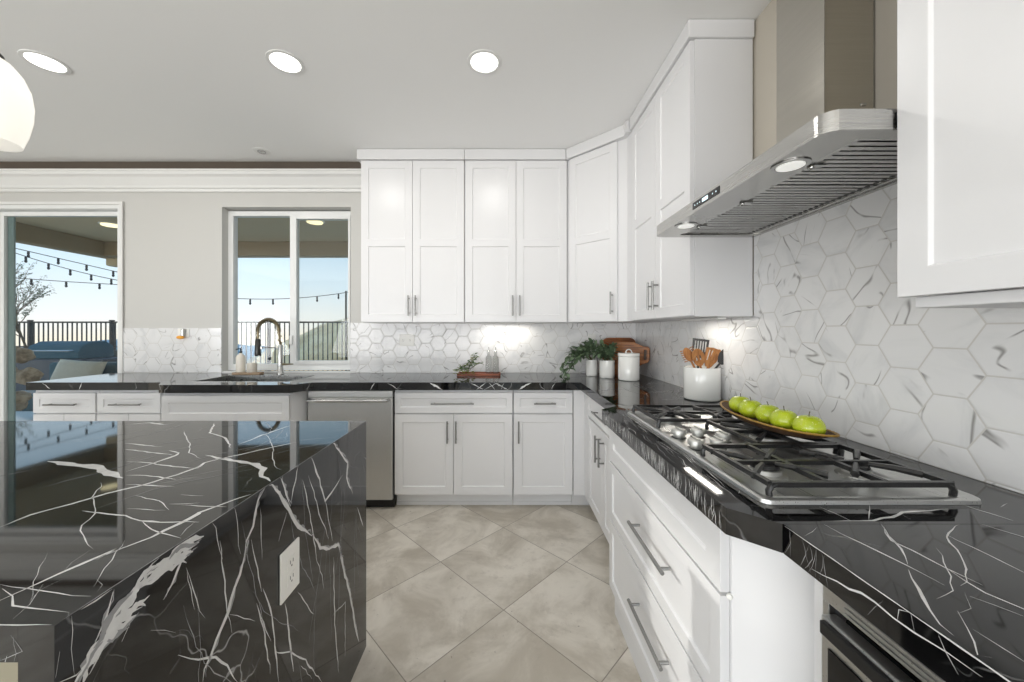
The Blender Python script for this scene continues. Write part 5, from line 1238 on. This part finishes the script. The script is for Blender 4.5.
# patio cover: soffit with a beam on the far side and one on the left
t = thing('patio_cover', 'olive stucco patio cover with a deep beam seen through the window and door', 'patio cover', (-2.5, 4.6, 2.6))
mb = MB(); mb.box(-7.2, 4, 3.36, 6.6, 2.85, 2.98); mb.build('soffit', M['patio_soffit'], t)
mb = MB()
mb.box(-7.0, 4, 6.4, 6.6, 2.60, 2.8495); mb.build('beam', M['patio_beam'], t, bevel=0.01)
mb = MB(); mb.box(-7.2, -7.001, 3.36, 6.6, 2.585, 2.8495); mb.build('beam', M['patio_beam'], t, bevel=0.01)
mb = MB(); M4 = Matrix(((0, 0, 1, 0), (1, 0, 0, 0), (0, 1, 0, 0), (0, 0, 0, 1)))
mb.box(-7.2, -6.98, 6.601, 6.78, 2.46, 2.82); mb.build('bracket', M['patio_soffit'], t, bevel=0.03)
def patio_light(x, y, label):
    t = thing('patio_ceiling_light', label, 'ceiling light', (x, y, 2.85), group='ceiling lights of the patio cover')
    mb = MB(); mb.lathe([(0.13, 2.8495), (0.13, 2.84), (0.11, 2.836)], 28, mat=T(t=(x, y, 0))); mb.build('trim_ring', M['trim'], t)
    mb = MB(); mb.lathe([(0.105, 2.8355), (0.103, 2.82)], 28, mat=T(t=(x, y, 0))); mb.build('diffuser', M['patio_lamp'], t)
patio_light(-5.75, 5.35, 'warm round patio ceiling light seen at the top right of the sliding door')
patio_light(-2.68, 5.2, 'round patio ceiling light seen at the top of the right window pane')
# fence
for (xa, xb, zf, ps, lab, wl) in ((-12.0, -6.86, 0.862, (-10.36, -8.57, -6.9), 'dark metal picket fence seen through the sliding door, on the taller wall', 'tall grey block garden wall under the fence outside the sliding door'),
                              (-6.82, 3.0, 0.302, (-6.78, -5.13, -3.35, -1.6, 0.2), 'dark metal picket fence seen through the window above the sink', 'low grey block garden wall under the fence outside the window')):
    t = thing('metal_fence', lab, 'fence', (xa, 8.0, zf), group='metal fences at the back of the yard')
    mb = MB(); mb.box(xa, xb, 7.98, 8.02, 1.455, 1.49); mb.box(xa, xb, 7.98, 8.02, zf + 0.065, zf + 0.09)
    k = xa + 0.03
    while k < xb: mb.box(k, k + 0.018, 7.991, 8.009, zf + 0.003, 1.47); k += 0.105
    mb.build('picket_panel', M['fence'], t, merge=False)
    for x in ps:
        mb = MB(); mb.box(x - 0.025, x + 0.025, 7.965, 8.035, zf, 1.51); mb.box(x - 0.03, x + 0.03, 7.96, 8.04, 1.51, 1.522); mb.build('post', M['fence'], t)
    mb = MB(); mb.box(xa, xb, 7.86, 8.16, -0.02, zf - 0.002); o = mb.build('garden_wall', M['stucco']); tag(o, wl, 'wall')
t = thing('hedge', 'low yellow-green hedge on the garden wall left of the grill', 'hedge', (-9.9, 7.6, 0))
rd = random.Random(9); mb = MB()
for k in range(26): mb.ball((rd.uniform(-10.9, -8.9), rd.uniform(7.40, 7.56), rd.uniform(0.15, 0.92)), rd.uniform(0.12, 0.2), 8, bump=0.7, seed=k)
mb.build('foliage', M['hedge'], t, merge=False)
# hills
def hill(name, label, pts, y0, y1, mat, seed, zb=-3.0):
    """ridge line pts = (x, z) seen across, falling to both sides"""
    mb = MB(); n = 60; m_ = 14; xs0, xs1 = pts[0][0], pts[-1][0]; vs = []
    for j in range(m_):
        v = j / (m_ - 1)
        for i in range(n):
            x = xs0 + (xs1 - xs0) * i / (n - 1)
            for (a, b) in zip(pts, pts[1:]):
                if a[0] <= x <= b[0] + 1e-6: zr = a[1] + (b[1] - a[1]) * (x - a[0]) / (b[0] - a[0]); break
            prof_ = math.sin(min(1, v * 1.5) * PI / 2); sc = (y1 - y0)
            z = zb + (zr - zb) * prof_ + 0.05 * (zr - zb) * mnoise.noise(Vector((x / sc * 5, v * 5, seed)))
            vs.append((x, y0 + sc * v, z))
    mb.add(vs, [(j * n + i, j * n + i + 1, (j + 1) * n + i + 1, (j + 1) * n + i) for j in range(m_ - 1) for i in range(n - 1)], 0, True)
    o = mb.build(name, mat); tag(o, label, 'hill'); return o
def pxX(x, Y): return (x - 503) * Y / 365.0
def pxZ(y, Y): return 1.28 + (331 - y) * Y / 365.0
hill('dry_hill', 'dry tan brush-covered hill filling the right window pane', [(pxX(x, 40), pxZ(y, 40)) for x, y in ((262, 378), (290, 352), (300, 341), (320, 334), (334, 325), (350, 320), (380, 312), (420, 300))], 26, 44, M['hill_dry'], 1.0, -6)
hill('green_slope', 'brushy slope behind the faucet beyond the fence', [(pxX(x, 60), pxZ(y, 60)) for x, y in ((225, 372), (255, 362), (270, 350), (288, 342), (300, 338), (330, 336))], 48, 66, M['hill_green'], 2.0, -8)
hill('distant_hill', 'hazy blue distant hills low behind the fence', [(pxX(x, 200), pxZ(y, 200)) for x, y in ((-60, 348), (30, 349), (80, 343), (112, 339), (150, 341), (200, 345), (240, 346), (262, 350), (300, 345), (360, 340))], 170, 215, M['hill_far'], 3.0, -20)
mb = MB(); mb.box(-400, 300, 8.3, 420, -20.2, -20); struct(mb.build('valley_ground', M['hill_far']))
# string lights on black wire
def string(label, P, sag, nb, first=0.5):
    A, B = Vector(P[0]), Vector(P[1]); N = 24; pts = []
    for i in range(N + 1):
        u = i / N; q = A.lerp(B, u); q.z -= sag * 4 * u * (1 - u); pts.append(q)
    t = thing('string_lights', label, 'string lights', tuple(A), group='strings of bulbs over the patio')
    mb = MB(); mb.tube(pts, 0.007, 5); mb.build('wire', M['rope'], t)
    for k in range(nb):
        u = (k + first) / nb; q = A.lerp(B, u); q.z -= sag * 4 * u * (1 - u)
        mb = MB(); mb.lathe([(0.014, -0.005), (0.018, -0.02), (0.018, -0.06), (0.012, -0.065)], 10, mat=T(t=tuple(q))); s = mb.build('socket', M['black'], t)
        mb = MB(); mb.ball((q.x, q.y, q.z - 0.09), 0.024, 10, sz=(0.9, 0.9, 1.25)); mb.build('bulb', M['bulb'], s)
string('string of bulbs highest in the sliding door view, sloping down right', [(pxX(-20, 6.4), 6.4, pxZ(240, 6.4)), (pxX(126, 7.4), 7.4, pxZ(274, 7.4))], 0.0, 5)
string('middle string of bulbs in the sliding door view, steepest of the three', [(pxX(-10, 6.6), 6.6, pxZ(244, 6.6)), (pxX(140, 7.6), 7.6, pxZ(284, 7.6))], 0.08, 7)
string('lowest string of bulbs in the sliding door view, nearly level', [(pxX(-20, 7.0), 7.0, pxZ(275, 7.0)), (pxX(150, 7.8), 7.8, pxZ(286, 7.8))], 0.02, 5, 0.4)
string('string of bulbs seen through the window above the fence', [(pxX(215, 7.4), 7.4, pxZ(297, 7.4)), (pxX(349, 7.9), 7.9, pxZ(292, 7.9))], 0.09, 6)
t = thing('light_pole', 'thin grey pole holding the string lights right of the window view', 'pole', (pxX(346, 7.7), 7.7, 0)); mb = MB(); mb.tube([(pxX(346, 7.7), 7.7, -0.02), (pxX(346, 7.7), 7.7, pxZ(291, 7.7))], 0.02, 8); mb.build('pole', M['dark_metal'], t)
# tree with bare feathery twigs at the left of the door
t = thing('small_tree', 'sparse feathery small tree at the left edge of the sliding door', 'tree', (-9.35, 7.2, 0))
rd = random.Random(21); st = MB(); lf = MB()
def twig(p, d, L, r, lev):
    P = [p]
    for i in range(4): d = (d + Vector((rd.uniform(-.22, .22), rd.uniform(-.22, .22), rd.uniform(-.1, .2)))).normalized(); P.append(P[-1] + d * L / 4)
    st.tube(P, r, 5, rads=[r * (1 - 0.14 * i) for i in range(5)])
    if lev == 0:
        for q in P[1:]:
            for _ in range(6): leaf(lf, q + Vector((rd.uniform(-.04, .04),) * 3), (rd.uniform(-1, 1), rd.uniform(-1, 1), rd.uniform(-.3, 1)), 0.05, 0.02)
        return
    for _ in range(4 if lev > 1 else 3): twig(P[rd.choice((2, 3, 4))], (d + Vector((rd.uniform(-.9, .9), rd.uniform(-.9, .9), rd.uniform(-.1, .6)))).normalized(), L * 0.62, r * 0.5, lev - 1)
twig(Vector((-9.35, 7.2, -0.02)), Vector((0.05, 0, 1)), 1.25, 0.035, 3)
st.build('trunk', M['bark'], t, merge=False); lf.build('foliage', M['leaf_dark'], t, merge=False)
# boulder pile below the door's left side
rd = random.Random(6)
spots = [(-6.0, 4.30, 0.13, 0.19), (-5.62, 4.3, 0.10, 0.16), (-5.85, 4.42, 0.44, 0.17), (-5.52, 4.42, 0.40, 0.14), (-5.72, 4.5, 0.70, 0.13), (-5.45, 4.5, 0.68, 0.12), (-5.99, 4.5, 0.74, 0.13), (-5.6, 4.55, 0.93, 0.11), (-5.85, 4.58, 0.98, 0.12)]
lbs = ['tan boulder at the bottom left of the pile outside the door', 'tan boulder at the bottom right of the pile outside the door', 'boulder in the second row left of the pile outside the door', 'boulder in the second row right of the pile outside the door',
       'boulder in the third row middle of the pile outside the door', 'boulder in the third row right of the pile outside the door', 'boulder in the third row left of the pile outside the door', 'small boulder near the top right of the pile outside the door', 'topmost small boulder of the pile outside the door']
for k, (x, y, z, r) in enumerate(spots):
    x -= 0.40
    mb = MB(); mb.ball((x, y, z + 0.04), r, 18, sz=(1, 0.85, 0.85), bump=0.45, seed=k * 3.1); o = mb.build('boulder', M['stone']); tag(o, lbs[k], 'boulder', 'boulders piled outside the door')
# grill / blue furniture
t = thing('outdoor_grill', 'covered blue-grey gas grill standing before the fence', 'grill', (-8.05, 6.8, 0))
for x in (-8.6, -7.67):
    for y in (6.6, 6.94): mb = MB(); mb.lathe([(0.06, -0.025), (0.06, 0.025)], 16, mat=T((0, PI / 2, 0), (x, y, 0.041))); mb.box(x - 0.01, x + 0.01, y - 0.01, y + 0.01, 0.05, 0.0995); mb.build('wheel', M['black'], t)
mb = MB(); mb.box(-8.70, -7.50, 6.5, 7.1, 0.10, 0.78); mb.build('cart', M['grill'], t, bevel=0.02)
mb = MB(); mb.add([], []); 
pr = [(6.5, 0.785), (6.48, 0.9), (6.55, 1.02), (6.7, 1.09), (6.95, 1.09), (7.08, 1.0), (7.1, 0.785)]
mb.prism(pr, -8.50, -7.55, mat=Matrix(((0, 0, 1, 0), (1, 0, 0, 0), (0, 1, 0, 0), (0, 0, 0, 1)))); mb.build('lid', M['blue_fabric'], t, bevel=0.02)
mb = MB(); mb.box(-8.95, -8.71, 6.55, 7.05, 0.74, 0.78); mb.box(-7.49, -7.20, 6.55, 7.05, 0.74, 0.78); mb.build('side_shelf', M['grill'], t, bevel=0.01)
mb = MB(); mb.tube([(-8.40, 6.5, 0.93), (-8.40, 6.44, 0.93), (-7.65, 6.44, 0.93), (-7.65, 6.5, 0.93)], 0.014, 8); mb.build('handle', M['chrome'], t)
t = thing('outdoor_sofa', 'slate blue outdoor sofa below the fence outside the door', 'sofa', (-6.1, 5.4, 0))
mb = MB(); mb.box(-7.0, -5.0, 4.95, 5.6, 0.18, 0.42); mb.build('seat', M['blue_fabric'], t, bevel=0.05, seg=3)
mb = MB(); mb.box(-7.0, -5.0, 5.605, 5.75, 0.30, 0.80); mb.build('backrest', M['blue_fabric'], t, bevel=0.05, seg=3)
for x in (-6.9, -5.15):
    for y in (5.0, 5.62): mb = MB(); mb.box(x, x + 0.06, y, y + 0.06, -0.02, 0.179); mb.build('leg', M['grill'], t)
o = MB(); n = 12; vs = []
for side in (1, -1):
    for j in range(n + 1):
        for i in range(n + 1):
            u, v = i / n * 2 - 1, j / n * 2 - 1; th = 0.09 * ((1 - u ** 4) * (1 - v ** 4)) ** 0.5; pin = 1 - 0.06 * (1 - abs(u) ** 2) * abs(v) ** 4
            vs.append((0.36 * u * (1 - 0.05 * (1 - v * v)), side * th, 0.19 * v * pin))
q = (n + 1) ** 2; fs = []
for s_ in (0, q):
    for j in range(n):
        for i in range(n): a = s_ + j * (n + 1) + i; fs.append((a, a + 1, a + n + 2, a + n + 1))
o.add([tuple(Matrix.Translation((-6.33, 5.44, 0.66)) @ Matrix.Rotation(0.06, 4, 'Y') @ Matrix.Rotation(-0.35, 4, 'X') @ Vector(p)) for p in vs], fs, 0, True)
p = o.build('cushion', M['cream_fabric']); tag(p, 'cream cushion leaning on the blue outdoor sofa', 'cushion')

for o in list(bpy.data.objects):
    if '_local' in o: del o['_local']
